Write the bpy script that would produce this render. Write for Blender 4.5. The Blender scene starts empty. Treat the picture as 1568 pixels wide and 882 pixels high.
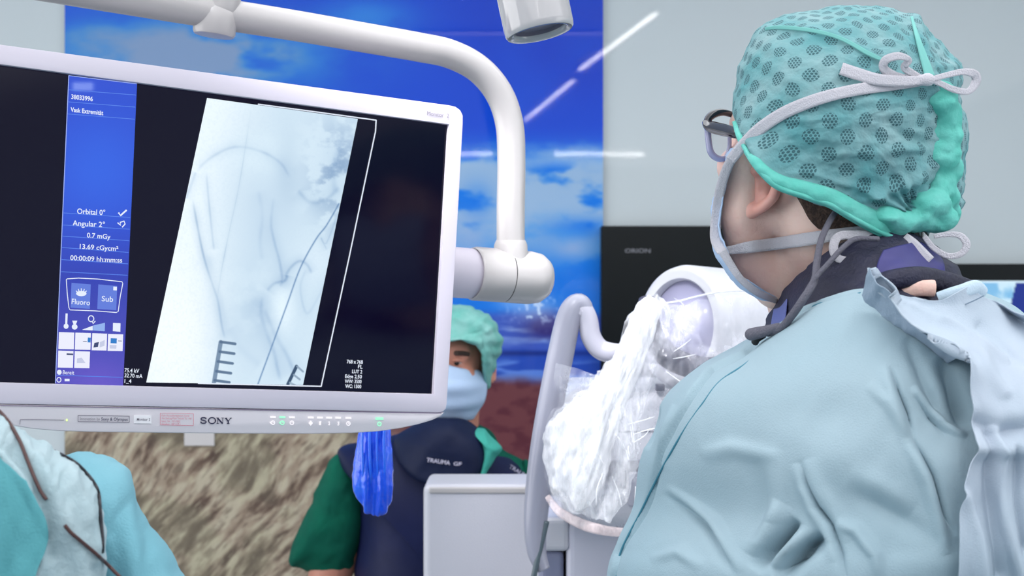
import bpy, bmesh, math, random
import numpy as np
from mathutils import Vector, Matrix
from mathutils.bvhtree import BVHTree
from mathutils.geometry import tessellate_polygon

# ------------------------------------------------------------------ camera, world, lights, exposure
S = bpy.context.scene
COL = S.collection
F = 2178.0            # focal length in pixels of a 1568 wide frame (50 mm)
CZ = 1.65             # eye height
cam_d = bpy.data.cameras.new('camera'); cam = bpy.data.objects.new('camera', cam_d); COL.objects.link(cam)
cam_d.lens = 36.0 * F / 1568.0; cam_d.sensor_width = 36.0
cam.location = (0, 0, CZ); cam.rotation_euler = (math.pi / 2, 0, 0)
cam_d.dof.use_dof = True; cam_d.dof.focus_distance = 1.42; cam_d.dof.aperture_fstop = 11.0
cam_d.clip_start = 0.02
S.camera = cam
S.view_settings.view_transform = 'Standard'; S.view_settings.look = 'None'
S.view_settings.exposure = 0.0; S.view_settings.gamma = 1.0
S.view_settings.use_curve_mapping = False
S.cycles.use_denoising = True
try:
    S.cycles.max_bounces = 8; S.cycles.transparent_max_bounces = 16
except Exception: pass
w = bpy.data.worlds.new('world'); S.world = w; w.use_nodes = True
w.node_tree.nodes['Background'].inputs[0].default_value = (0.8, 0.9, 1, 1)
w.node_tree.nodes['Background'].inputs[1].default_value = 0.3
ROOM_X0, ROOM_X1, ROOM_Y0, ROOM_Y1, ROOM_H = -3.4, 3.6, -8.6, 4.0, 3.05
def area(name, loc, target, sx, sy, power, col):
    l = bpy.data.lights.new(name, 'AREA'); l.shape = 'RECTANGLE'; l.size = sx; l.size_y = sy
    l.energy = power; l.color = col
    o = bpy.data.objects.new(name, l); COL.objects.link(o); o.location = loc
    o.rotation_euler = (Vector(target) - Vector(loc)).to_track_quat('-Z', 'Y').to_euler()
    return o
# added fill lights: a broad soft one below the ceiling, another above the table
area('ceiling_fill', (0.1, -3.4, 3.02), (0.1, -3.399, 0), 6.6, 9.4, 270, (0.985, 0.985, 1.0))
area('table_fill', (0.3, 2.1, 3.0), (0.3, 2.101, 0), 3.4, 1.4, 34, (0.98, 0.99, 1.0))
# added fill from both sides for the face and camera-facing surfaces
area('side_fill_left', (-3.35, 1.2, 1.5), (0, 1.2, 1.5), 3.4, 2.0, 62, (1.0, 0.99, 0.98))
area('side_fill_right', (3.55, 0.6, 1.5), (0, 0.6, 1.5), 2.2, 2.0, 24, (1.0, 0.99, 0.98))
# surgical lamp beam on the draped x-ray machine
sp = bpy.data.lights.new('surgical_lamp_beam', 'SPOT'); sp.energy = 150; sp.spot_size = math.radians(22); sp.spot_blend = 0.6
sp.shadow_soft_size = 0.16; sp.color = (0.97, 0.98, 1.0)
so = bpy.data.objects.new('surgical_lamp_beam', sp); COL.objects.link(so); so.location = (-0.35, 1.0, 2.7)
so.rotation_euler = (Vector((0.14, 2.05, 1.42)) - so.location).to_track_quat('-Z', 'Y').to_euler()

# ------------------------------------------------------------------ helpers
def P(px, py, d): return Vector(((px - 784.0) / F * d, d, CZ - (py - 441.0) / F * d))
def pix(v): return (784 + v[0] / v[1] * F, 441 - (v[2] - CZ) / v[1] * F)
def lin(c):
    return tuple((x / 255 / 12.92) if x / 255 <= 0.04045 else ((x / 255 + 0.055) / 1.055) ** 2.4 for x in c)
def linnp(a):
    a = np.clip(a, 0, 255) / 255.0
    return np.where(a <= 0.04045, a / 12.92, ((a + 0.055) / 1.055) ** 2.4)
def mat(name, c, rough=0.5, metal=0.0, spec=0.5, bump=None, alpha=None, sheen=0, sss=0, coat=0, mottle=None):
    m = bpy.data.materials.new(name); m.use_nodes = True; nt = m.node_tree
    b = nt.nodes['Principled BSDF']
    b.inputs['Base Color'].default_value = (*lin(c), 1); b.inputs['Roughness'].default_value = rough
    b.inputs['Metallic'].default_value = metal; b.inputs['Specular IOR Level'].default_value = spec
    if sheen: b.inputs['Sheen Weight'].default_value = sheen
    if sss:
        b.inputs['Subsurface Weight'].default_value = sss; b.inputs['Subsurface Scale'].default_value = 0.01
        b.inputs['Subsurface Radius'].default_value = (1, 0.35, 0.2)
    if coat: b.inputs['Coat Weight'].default_value = coat
    if alpha is not None: b.inputs['Alpha'].default_value = alpha
    tc = nt.nodes.new('ShaderNodeTexCoord')
    if mottle:
        sc, c2, lo, hi = mottle
        n = nt.nodes.new('ShaderNodeTexNoise'); n.inputs['Scale'].default_value = sc; n.inputs['Detail'].default_value = 5
        nt.links.new(tc.outputs['Object'], n.inputs['Vector'])
        r = nt.nodes.new('ShaderNodeMapRange'); r.inputs['From Min'].default_value = lo; r.inputs['From Max'].default_value = hi
        nt.links.new(n.outputs['Fac'], r.inputs['Value'])
        mx = nt.nodes.new('ShaderNodeMix'); mx.data_type = 'RGBA'
        mx.inputs[6].default_value = (*lin(c), 1); mx.inputs[7].default_value = (*lin(c2), 1)
        nt.links.new(r.outputs[0], mx.inputs[0]); nt.links.new(mx.outputs[2], b.inputs['Base Color'])
    if bump:
        sc, st = bump
        n = nt.nodes.new('ShaderNodeTexNoise'); n.inputs['Scale'].default_value = sc; n.inputs['Detail'].default_value = 6
        nt.links.new(tc.outputs['Object'], n.inputs['Vector'])
        bp = nt.nodes.new('ShaderNodeBump'); bp.inputs['Strength'].default_value = st; bp.inputs['Distance'].default_value = 0.004
        nt.links.new(n.outputs['Fac'], bp.inputs['Height']); nt.links.new(bp.outputs[0], b.inputs['Normal'])
    return m
def emis(name, c, strength=1.0, gloss=0.0):
    m = bpy.data.materials.new(name); m.use_nodes = True; b = m.node_tree.nodes['Principled BSDF']
    b.inputs['Base Color'].default_value = (0.0, 0.0, 0.0, 1); b.inputs['Roughness'].default_value = 0.12
    b.inputs['Specular IOR Level'].default_value = gloss
    b.inputs['Emission Color'].default_value = (*lin(c), 1); b.inputs['Emission Strength'].default_value = strength
    return m
def tag(o, label=None, cat=None, group=None, kind=None):
    if label: o['label'] = label
    if cat: o['category'] = cat
    if group: o['group'] = group
    if kind: o['kind'] = kind
    return o
def empty(name, loc=(0, 0, 0), label=None, cat=None, group=None):
    o = bpy.data.objects.new(name, None); COL.objects.link(o); o.location = loc; o.empty_display_size = .1
    return tag(o, label, cat, group)
def put(name, me, m=None, parent=None, smooth=True, world=True):
    """link a mesh whose vertices are in world space; child of parent keeps its place"""
    o = bpy.data.objects.new(name, me); COL.objects.link(o)
    if m is not None and not me.materials: me.materials.append(m)
    if smooth and len(me.polygons): me.polygons.foreach_set('use_smooth', [True] * len(me.polygons))
    if parent is not None:
        o.parent = parent
        if world: o.matrix_parent_inverse = wm(parent).inverted()
    return o
def wm(o):
    M = o.matrix_parent_inverse @ o.matrix_basis if o.parent else o.matrix_basis
    return wm(o.parent) @ M if o.parent else M
def mesh(vs, fs):
    me = bpy.data.meshes.new('m'); me.from_pydata([tuple(v) for v in vs], [], fs); me.validate(); me.update(); return me
def autosmooth(me, ang=35):
    bm = bmesh.new(); bm.from_mesh(me)
    for e in bm.edges:
        e.smooth = not (len(e.link_faces) == 2 and e.calc_face_angle(0) > math.radians(ang))
    bm.to_mesh(me); bm.free(); return me
def join_meshes(ms):
    bm = bmesh.new()
    for m_ in ms: bm.from_mesh(m_)
    me = bpy.data.meshes.new('j'); bm.to_mesh(me); bm.free(); return me
# value noise
_rs = np.random.RandomState(7); _perm = _rs.rand(256, 256)
def vnoise(x, y, seed=0):
    x = np.asarray(x, float) + seed * 17.31; y = np.asarray(y, float) + seed * 9.77
    xi = np.floor(x).astype(int); yi = np.floor(y).astype(int); fx = x - xi; fy = y - yi
    fx = fx * fx * (3 - 2 * fx); fy = fy * fy * (3 - 2 * fy)
    g = lambda a, b: _perm[a % 256, b % 256]
    return (g(xi, yi) * (1 - fx) + g(xi + 1, yi) * fx) * (1 - fy) + (g(xi, yi + 1) * (1 - fx) + g(xi + 1, yi + 1) * fx) * fy
def fbm(x, y, o=4, seed=0):
    s = 0; a = 0.5; t = 0
    for k in range(o):
        s = s + a * vnoise(x * 2 ** k, y * 2 ** k, seed + k); t += a; a *= .5
    return s / t
def segdist(X, Y, pts):
    """distance to a polyline, with the side (+ to the right when walking down it) and the position 0..1 along it"""
    best = np.full(X.shape, 1e9); side = np.zeros(X.shape); tt = np.zeros(X.shape); n = len(pts) - 1
    for i in range(n):
        (x0, y0), (x1, y1) = pts[i], pts[i + 1]; dx, dy = x1 - x0, y1 - y0; L2 = dx * dx + dy * dy + 1e-9
        t = np.clip(((X - x0) * dx + (Y - y0) * dy) / L2, 0, 1)
        ex, ey = X - x0 - t * dx, Y - y0 - t * dy; d = np.hypot(ex, ey)
        m_ = d < best
        best = np.where(m_, d, best); side = np.where(m_, np.sign(dx * ey - dy * ex), side); tt = np.where(m_, (i + t) / n, tt)
    return best, side, tt
def catmull(pts, sub, closed=False):
    pts = np.asarray(pts, float); n = len(pts); out = []
    rng = range(n if closed else n - 1)
    for i in rng:
        if closed: p0, p1, p2, p3 = pts[(i - 1) % n], pts[i], pts[(i + 1) % n], pts[(i + 2) % n]
        else: p0, p1, p2, p3 = pts[max(i - 1, 0)], pts[i], pts[i + 1], pts[min(i + 2, n - 1)]
        for k in range(sub):
            t = k / sub
            out.append(0.5 * (2 * p1 + (p2 - p0) * t + (2 * p0 - 5 * p1 + 4 * p2 - p3) * t * t + (3 * p1 - p0 - 3 * p2 + p3) * t ** 3))
    if not closed: out.append(pts[-1])
    return np.array(out)
def toworld(g):
    """(...,3) array of px, py, depth -> world"""
    g = np.asarray(g, float); d = g[..., 2]
    return np.stack([(g[..., 0] - 784) / F * d, d, CZ - (g[..., 1] - 441) / F * d], -1)
def grid_mesh(W, cu=False, cap0=False, cap1=False):
    R, C = W.shape[:2]; vs = W.reshape(-1, 3).tolist(); fs = []
    for i in range(R - 1):
        for j in range(C if cu else C - 1):
            a = i * C + j; b = i * C + (j + 1) % C
            fs.append((a, b, b + C, a + C))
    if cap0: fs.append(tuple(range(C - 1, -1, -1)))
    if cap1: fs.append(tuple(range((R - 1) * C, R * C)))
    return mesh(vs, fs)
def loft(ctrl, su=8, sv=8, closed=False, disp=None, thick=0.0, cap0=False, cap1=False):
    """control net rows of (px,py,depth) -> smooth surface; disp(PX,PY)->metres towards the camera side"""
    g = np.array([catmull(r, su, closed) for r in ctrl])
    g = catmull(g, sv)
    W = toworld(g)
    if disp is not None:
        off = disp(g[..., 0], g[..., 1], W)
        N = gridnormals(W, closed)
        W = W + N * off[..., None]
    me = grid_mesh(W, closed, cap0, cap1)
    if thick: me = solidify(me, thick)
    return me
def gridnormals(W, closed=False):
    if closed: du = np.roll(W, -1, 1) - np.roll(W, 1, 1)
    else: du = np.gradient(W, axis=1)
    dv = np.gradient(W, axis=0)
    N = np.cross(dv, du); N /= (np.linalg.norm(N, axis=-1, keepdims=True) + 1e-12)
    # orient: towards the camera at the middle of the net
    ref = W - np.array([0, 0, CZ])
    s = np.sum(N * ref, -1)
    if closed:
        c = W.mean((0, 1)); s = -np.sum(N * (W - c), -1)
        return N * (1 if s.mean() < 0 else -1)
    return N * np.where(s > 0, -1, 1)[..., None]
def evalmods(me, mods):
    o = bpy.data.objects.new('tmp', me); COL.objects.link(o)
    for ty, kw in mods:
        m_ = o.modifiers.new('x', ty)
        for k, v in kw.items(): setattr(m_, k, v)
    dg = bpy.context.evaluated_depsgraph_get(); dg.update()
    r = bpy.data.meshes.new_from_object(o.evaluated_get(dg))
    bpy.data.objects.remove(o); return r
def solidify(me, t): return evalmods(me, [('SOLIDIFY', dict(thickness=t, offset=-1.0))])
def inflate(out, dc, T, p=2.4, q=3.0, sub=6, K=26, Tb=None, disp=None, centre=None, ddef=None):
    """closed volume from an outline of (px,py[,depth]) star shaped about its centre"""
    o = np.array([(a[0], a[1], a[2] if len(a) > 2 else (ddef or dc)) for a in out], float)
    o = catmull(o, sub, True); n = len(o)
    c = np.array([centre[0], centre[1], dc]) if centre else np.array([o[:, 0].mean(), o[:, 1].mean(), dc])
    Tb = T if Tb is None else Tb
    rows = []
    rr = np.sin(np.linspace(0.03, 1, K) * math.pi / 2)
    def ring(r, sgn, TT):
        z = c[:2] + (o[:, :2] - c[:2]) * r
        d = dc + (o[:, 2] - dc) * r ** q + sgn * TT * (max(1 - r ** p, 0)) ** (1 / 2.0)
        return np.concatenate([z, d[:, None]], 1)
    for r in rr: rows.append(ring(r, -1, T))
    for r in rr[::-1][1:]: rows.append(ring(r, 1, Tb))
    g = np.array(rows); W = toworld(g)
    if disp is not None:
        off = disp(g[..., 0], g[..., 1], W)
        N = W - toworld(c[None])[0]; 
        N = gridnormals(W, True)
        W = W + N * off[..., None]
    return grid_mesh(W, True, True, True)
def tube(pts, r, sub=8, seg=14, world=False, flat=1.0, closed=False, caps=True):
    """pts of (px,py,d[,r]) or world points"""
    A = catmull(np.array([list(p) for p in pts], float), sub, closed)
    rad = A[:, 3] if A.shape[1] > 3 else np.full(len(A), r)
    W = A[:, :3] if world else toworld(A[:, :3])
    return tube_np(W, rad, seg, flat, closed, caps)
def tube_np(W, rad, seg=14, flat=1.0, closed=False, caps=True):
    n = len(W); T = np.gradient(W, axis=0)
    if closed: T = np.roll(W, -1, 0) - np.roll(W, 1, 0)
    T /= np.linalg.norm(T, axis=1, keepdims=True) + 1e-12
    up = np.array([0, 1, 0.001]); rows = []
    for i in range(n):
        a = np.cross(T[i], up); a /= np.linalg.norm(a) + 1e-9; up2 = np.cross(a, T[i])
        th = np.linspace(0, 2 * math.pi, seg, endpoint=False)
        rows.append(W[i] + rad[i] * (np.cos(th)[:, None] * a + flat * np.sin(th)[:, None] * up2))
    if closed: rows.append(rows[0])
    return grid_mesh(np.array(rows), True, caps and not closed, caps and not closed)
def ribbon(pts, wpx, sub=8, thick=0.0006, twist=None):
    """flat tape through (px,py,d[,width px]); lies square to the line of sight unless depth changes across"""
    A = catmull(np.array([list(p) for p in pts], float), sub)
    w_ = A[:, 3] if A.shape[1] > 3 else np.full(len(A), wpx)
    T = np.gradient(A[:, :2], axis=0); T /= np.linalg.norm(T, axis=1, keepdims=True) + 1e-9
    Nn = np.stack([-T[:, 1], T[:, 0]], 1)
    rows = []
    for s in np.linspace(-.5, .5, 5):
        q_ = A[:, :3].copy(); q_[:, :2] += Nn * (w_ * s)[:, None]; rows.append(q_)
    return solidify(grid_mesh(toworld(np.array(rows))), thick)
def lathe(profile, origin, axis, seg=48):
    """profile of (radius, distance along axis)"""
    ax = Vector(axis).normalized(); a = ax.orthogonal().normalized(); b = ax.cross(a)
    rows = []
    for r, h in profile:
        rows.append([tuple(Vector(origin) + ax * h + (a * math.cos(t) + b * math.sin(t)) * r) for t in np.linspace(0, 2 * math.pi, seg, endpoint=False)])
    return grid_mesh(np.array(rows), True, True, True)
def box(x0, x1, y0, y1, z0, z1, bev=0.0, seg=3):
    bm = bmesh.new(); bmesh.ops.create_cube(bm, size=1)
    for v in bm.verts: v.co = Vector(((x0 + x1) / 2 + v.co.x * (x1 - x0), (y0 + y1) / 2 + v.co.y * (y1 - y0), (z0 + z1) / 2 + v.co.z * (z1 - z0)))
    if bev: bmesh.ops.bevel(bm, geom=list(bm.edges), offset=bev, segments=seg, affect='EDGES', profile=0.5)
    me = bpy.data.meshes.new('b'); bm.to_mesh(me); bm.free(); return me
def prims(pr, voxel=0.006, smooth=8):
    """smooth union of ('c',p0,r0,p1,r1) tapered limbs and ('e',centre,(rx,ry,rz),3x3) ellipsoids"""
    bm = bmesh.new()
    for q in pr:
        if q[0] == 'c':
            p0, r0, p1, r1 = Vector(q[1]), q[2], Vector(q[3]), q[4]; ax = p1 - p0; L = ax.length
            R = ax.to_track_quat('Z', 'Y').to_matrix().to_4x4()
            rows = []
            for a_ in np.linspace(-math.pi / 2, 0, 6): rows.append((r0 * math.cos(a_), r0 * math.sin(a_)))
            for a_ in np.linspace(0, math.pi / 2, 6): rows.append((r1 * math.cos(a_), L + r1 * math.sin(a_)))
            ring = []
            for r, h in rows:
                r = max(r, 1e-5)
                ring.append([bm.verts.new(p0 + R @ Vector((r * math.cos(t), r * math.sin(t), h))) for t in np.linspace(0, 2 * math.pi, 20, endpoint=False)])
            for i in range(len(ring) - 1):
                for j in range(20): bm.faces.new((ring[i][j], ring[i][(j + 1) % 20], ring[i + 1][(j + 1) % 20], ring[i + 1][j]))
            bm.faces.new(ring[0][::-1]); bm.faces.new(ring[-1])
        else:
            c = Vector(q[1]); R = q[3] if len(q) > 3 else Matrix.Identity(3)
            M = Matrix.Translation(c) @ R.to_4x4() @ Matrix.Diagonal((*q[2], 1))
            bmesh.ops.create_uvsphere(bm, u_segments=28, v_segments=18, radius=1, matrix=M)
    me = bpy.data.meshes.new('p'); bm.to_mesh(me); bm.free()
    return evalmods(me, [('REMESH', dict(mode='VOXEL', voxel_size=voxel, adaptivity=0)), ('SMOOTH', dict(factor=0.5, iterations=smooth))])
def bvh(*mes):
    vs, fs = [], []
    for me in mes:
        k = len(vs); vs += [v.co.copy() for v in me.vertices]; fs += [[k + i for i in p.vertices] for p in me.polygons]
    return BVHTree.FromPolygons(vs, fs)
ORG = Vector((0, 0, CZ))
def cast(tree, px, py, off=0.002, miss=None):
    """distance (depth) of the surface under a pixel, lifted off it by off metres"""
    d = (P(px, py, 1) - ORG).normalized(); h = tree.ray_cast(ORG, d)
    if h[0] is None: return miss
    return h[0].y - off
def on(tree, pts, off=0.002, miss=1.3):
    out = []
    for p in pts:
        z = cast(tree, p[0], p[1], off, None)
        if z is None: z = p[2] if len(p) > 2 and p[2] else (out[-1][2] if out else miss)
        out.append((p[0], p[1], z) + tuple(p[3:]))
    return out
def vcol_mat(name, rough, emit=0.0, spec=0.5, coat=0.0):
    m = bpy.data.materials.new(name); m.use_nodes = True; nt = m.node_tree; b = nt.nodes['Principled BSDF']
    at = nt.nodes.new('ShaderNodeAttribute'); at.attribute_name = 'col'
    b.inputs['Roughness'].default_value = rough; b.inputs['Specular IOR Level'].default_value = spec
    if emit:
        b.inputs['Base Color'].default_value = (0, 0, 0, 1)
        nt.links.new(at.outputs['Color'], b.inputs['Emission Color']); b.inputs['Emission Strength'].default_value = emit
    else: nt.links.new(at.outputs['Color'], b.inputs['Base Color'])
    if coat: b.inputs['Coat Weight'].default_value = coat; b.inputs['Coat Roughness'].default_value = .05
    return m
def set_col(me, rgb):
    ca = me.color_attributes.new('col', 'FLOAT_COLOR', 'POINT')
    a = np.ones((len(me.vertices), 4), np.float32); a[:, :3] = linnp(rgb.reshape(-1, 3))
    ca.data.foreach_set('color', a.ravel())
def mixc(a, b, t): return a + (np.asarray(b, float) - a) * np.clip(t, 0, 1)[..., None]
def sstep(a, b, x):
    t = np.clip((x - a) / (b - a), 0, 1); return t * t * (3 - 2 * t)
def blob(X, Y, cx, cy, rx, ry): return np.exp(-(((X - cx) / rx) ** 2 + ((Y - cy) / ry) ** 2))

# ------------------------------------------------------------------ shared materials
M = {}
M['enamel'] = mat('white_enamel', (178, 173, 173), 0.32, coat=.2)
M['enamel_lav'] = mat('bezel_plastic', (208, 200, 213), 0.4)
M['chin'] = mat('chin_plastic', (220, 212, 218), 0.38)
M['dark'] = mat('dark_plastic', (30, 32, 38), 0.35)
M['black'] = mat('black_rubber', (16, 17, 20), 0.5)
M['grey'] = mat('grey_plastic', (150, 152, 165), 0.4)
M['steel'] = mat('steel', (190, 190, 195), 0.25, metal=.9)
M['skin'] = mat('skin', (243, 210, 197), 0.5, sss=.15, bump=(260, .2), mottle=(22, (236, 190, 178), .35, .7))
M['skin_tan'] = mat('skin_tan', (196, 132, 112), 0.5, sss=.1, bump=(200, .2))
M['tape'] = mat('white_nonwoven_tape', (206, 202, 210), 0.8, bump=(900, .5))
M['maskm'] = mat('mask_fabric', (182, 204, 234), 0.8, bump=(400, .3))
# ------------------------------------------------------------------ the room
def struct(name, me, m, kind='structure'):
    o = put(name, me, m, None, False); o['kind'] = kind; return o
m_wall = mat('wall_glass_grey', (206, 213, 216), 0.03, spec=.22, mottle=(.6, (200, 208, 212), .3, .7))
m_wallp = mat('wall_paint', (200, 208, 212), 0.6)
struct('wall_back', box(ROOM_X0, ROOM_X1, 4.0, 4.1, 0, ROOM_H), m_wall)
struct('wall_front', box(ROOM_X0, ROOM_X1, ROOM_Y0 - .1, ROOM_Y0, 0, ROOM_H), m_wallp)
struct('wall_left', box(ROOM_X0 - .1, ROOM_X0, ROOM_Y0 - .1, 4.1, 0, ROOM_H), m_wallp)
struct('wall_right', box(ROOM_X1, ROOM_X1 + .1, ROOM_Y0 - .1, 4.1, 0, ROOM_H), m_wallp)
struct('floor', box(ROOM_X0 - .1, ROOM_X1 + .1, ROOM_Y0 - .1, 4.1, -.1, 0), mat('floor_vinyl', (120, 140, 150), 0.35, mottle=(30, (110, 130, 142), .4, .6)))
struct('ceiling', box(ROOM_X0 - .1, ROOM_X1 + .1, ROOM_Y0 - .1, 4.1, ROOM_H, ROOM_H + .1), m_wallp)

# strip lamps in the ceiling (they mirror in the glass wall)
m_strip = emis('strip_lamp_glow', (255, 252, 250), 48.0)
m_strip2 = emis('strip_lamp_glow_dim', (255, 240, 250), 7.0)
def strip(x0, y0, x1, y1, wd, m_, label, drop=.004):
    c = Vector(((x0 + x1) / 2, (y0 + y1) / 2, 0)); L = math.hypot(x1 - x0, y1 - y0); an = math.atan2(y1 - y0, x1 - x0)
    R = Matrix.Translation(c) @ Matrix.Rotation(an, 4, 'Z')
    t = empty('ceiling_strip_light', (c.x, c.y, ROOM_H - .05), label, 'ceiling light', 'ceiling strip lamps')
    h = box(-L / 2 - .02, L / 2 + .02, -wd / 2 - .012, wd / 2 + .012, ROOM_H - .045, ROOM_H, .006); h.transform(R)
    put('housing', h, M['enamel'], t, False)
    e = box(-L / 2, L / 2, -wd / 2, wd / 2, ROOM_H - .0452 - drop, ROOM_H - .0452); e.transform(R); put('diffuser', e, m_, t, False)
strip(.11, -3.48, .40, -1.30, .024, m_strip, 'slanting strip lamp mirrored below the gap in the blue mural sky')
strip(.42, -.85, .71, 1.00, .024, m_strip, 'slanting strip lamp mirrored above the gap, running onto the grey wall')
strip(.43, -6.30, 1.32, -6.30, .07, m_strip, 'level strip lamp mirrored across the right edge of the mural', .018)
strip(-.55, -6.30, -.18, -6.30, .07, m_strip, 'short level strip lamp mirrored beside the monitor corner', .018)
strip(-.50, .41, .49, .41, .03, m_strip2, 'faint level strip lamp mirrored high in the dark blue sky')

# the printed glass mural: sky, sea, sand, dune grass
WY = 3.985
def build_mural():
    x0, x1 = 99, 923.5; y1, y0 = 1305.0, -318.0
    nx, ny = 560, 1000
    X, Y = np.meshgrid(np.linspace(x0, x1, nx), np.linspace(y0, y1, ny))
    c = np.zeros(X.shape + (3,)) + np.array([0, 72, 210.])
    n1 = fbm(X / 150, Y / 70, 5, 1); n2 = fbm(X / 60, Y / 30, 5, 3); n3 = fbm(X / 260, Y / 200, 3, 5)
    c = mixc(c, (4, 48, 186), sstep(600, 900, X) * sstep(230, 20, Y) * .8)
    c = mixc(c, (14, 96, 222), sstep(.45, .75, n3) * .5)
    # left cloud bank behind the arm
    cl = blob(X, Y, 300, 85, 190, 55) * 1.3 * sstep(.25, .62, n1 + .12) + blob(X, Y, 130, 70, 60, 60) * .4
    c = mixc(c, (50, 135, 215), np.clip(cl * 1.6, 0, 1)); c = mixc(c, (138, 158, 192), sstep(.5, 1.1, cl + n2 * .25) * .9)
    c = mixc(c, (40, 130, 225), blob(X, Y, 560, 25, 70, 28) * sstep(.35, .6, n1) )
    # clouds low on the right
    lo = sstep(215, 262, Y + (n2 - .5) * 50 - 6 * np.sin(X / 30)) * sstep(440, 330, Y)
    c = mixc(c, (38, 130, 232), sstep(190, 260, Y) * .9)
    c = mixc(c, (165, 192, 222), lo * sstep(.38, .6, fbm(X / 70, Y / 34, 5, 61) + .08) * .95)
    c = mixc(c, (20, 112, 232), blob(X, Y, 850, 262, 50, 16) * .8 * sstep(.4, .6, n2)); c = mixc(c, (24, 116, 232), blob(X, Y, 890, 350, 60, 18) * .7 + blob(X, Y, 730, 310, 26, 30) * .5)
    c = mixc(c, (60, 150, 235), blob(X, Y, 830, 370, 120, 40) * .6 * sstep(.4, .65, n2))
    c = mixc(c, (170, 185, 220), blob(X, Y, 720, 370, 30, 40) * .5 + blob(X, Y, 880, 380, 30, 14) * .6)
    c = mixc(c, (38, 120, 225), sstep(395, 440, Y) * .8)
    # sea with breakers
    w_ = Y + (n2 - .5) * 22
    c = mixc(c, (66, 92, 190), sstep(468, 492, w_))
    c = mixc(c, (150, 178, 232), blob(X, w_, 760, 512, 160, 10) * .9 * sstep(.35, .6, fbm(X / 50, Y / 8, 4, 9)))
    c = mixc(c, (44, 78, 180), sstep(525, 540, w_)); c = mixc(c, (30, 50, 130), blob(X, Y, 780, 541, 200, 4))
    c = mixc(c, (92, 130, 215), sstep(545, 560, w_) * sstep(.4, .6, fbm(X / 60, Y / 9, 4, 11)))
    # rock with glittering ice
    c = mixc(c, (58, 52, 120), blob(X, Y, 838, 500, 36, 20) * 1.3 * sstep(.3, .5, n2 + .15))
    gl = sstep(.56, .74, fbm(X / 6, Y / 6, 3, 21))
    c = mixc(c, (205, 225, 255), np.clip(blob(X, Y, 820, 474, 34, 20) * 1.5 * (.3 + .7 * gl), 0, 1))
    c = mixc(c, (150, 190, 250), blob(X, Y, 790, 462, 30, 12) * .6)
    # wet sand
    sd = sstep(568, 590, Y + (X - 760) * -.08 + (n2 - .5) * 8)
    c = mixc(c, np.array([112, 66, 72]), sd)
    c = mixc(c, (88, 46, 58), sd * sstep(.4, .7, fbm(X / 25, Y / 14, 4, 13)) * .7)
    # dune grass: streaks blown up to the right
    a = math.radians(50) ; u = X * math.cos(a) - Y * math.sin(a); v = X * math.sin(a) + Y * math.cos(a)
    wv = fbm(X / 160, Y / 160, 2, 31) * 50
    g1 = fbm((v + wv) / 10, (u) / 34, 5, 15); g2 = fbm((v + wv * 1.3) / 3.5, u / 22, 4, 17); g3 = fbm(X / 90, Y / 70, 3, 19)
    gc = np.zeros(c.shape) + np.array([166, 148, 130.])
    gc = mixc(gc, (112, 92, 80), sstep(.50, .74, g1) * .85); gc = mixc(gc, (198, 188, 166), sstep(.52, .28, g1) * .75)
    gc = mixc(gc, (70, 56, 54), sstep(.55, .8, g3 * .6 + g1 * .5) * .75); gc = mixc(gc, (205, 196, 168), sstep(.62, .8, g2) * .5)
    gc = mixc(gc, (84, 70, 62), sstep(.45, .25, g2) * .45); gc = mixc(gc, (172, 168, 138), sstep(.5, .7, g3) * .35)
    gm = sstep(600, 660, Y + (X - 560) * -.35 + (g1 - .5) * 60)
    gm = np.maximum(gm, sstep(780, 860, Y)); gm = gm * sstep(700, 520, X + (g2 - .5) * 60 - (Y - 700) * .2)
    c = mixc(c, gc, 0 * X) if False else c + (gc - c) * gm[..., None]
    W = toworld(np.stack([X, Y, np.full(X.shape, WY)], -1))
    me = grid_mesh(W); set_col(me, c[:, :, :])
    return me
mural = empty('wall_mural', P(511, 1400, WY), 'glossy printed wall mural of blue sky, breaking sea and dune grass', 'wall mural')
put('print', build_mural(), vcol_mat('mural_print', .03, spec=.22), mural)
pl, pr_ = P(99, 441, WY).x, P(923.5, 441, WY).x
put('backing_panel', box(pl, pr_, WY + .002, 3.9995, 0.005, 2.99), M['grey'], mural, False)
# paper note stuck on the mural, mostly hidden by the monitor
nt_ = put('paper_note', box(P(281, 0, 3.97).x, P(327, 0, 3.97).x, 3.979, 3.984, P(0, 683, 3.97).z, P(0, 600, 3.97).z), mat('note_paper', (206, 200, 200), .7), None, False)
tag(nt_, 'pale grey paper note on the grass mural, peeping out below the monitor', 'paper')

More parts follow.
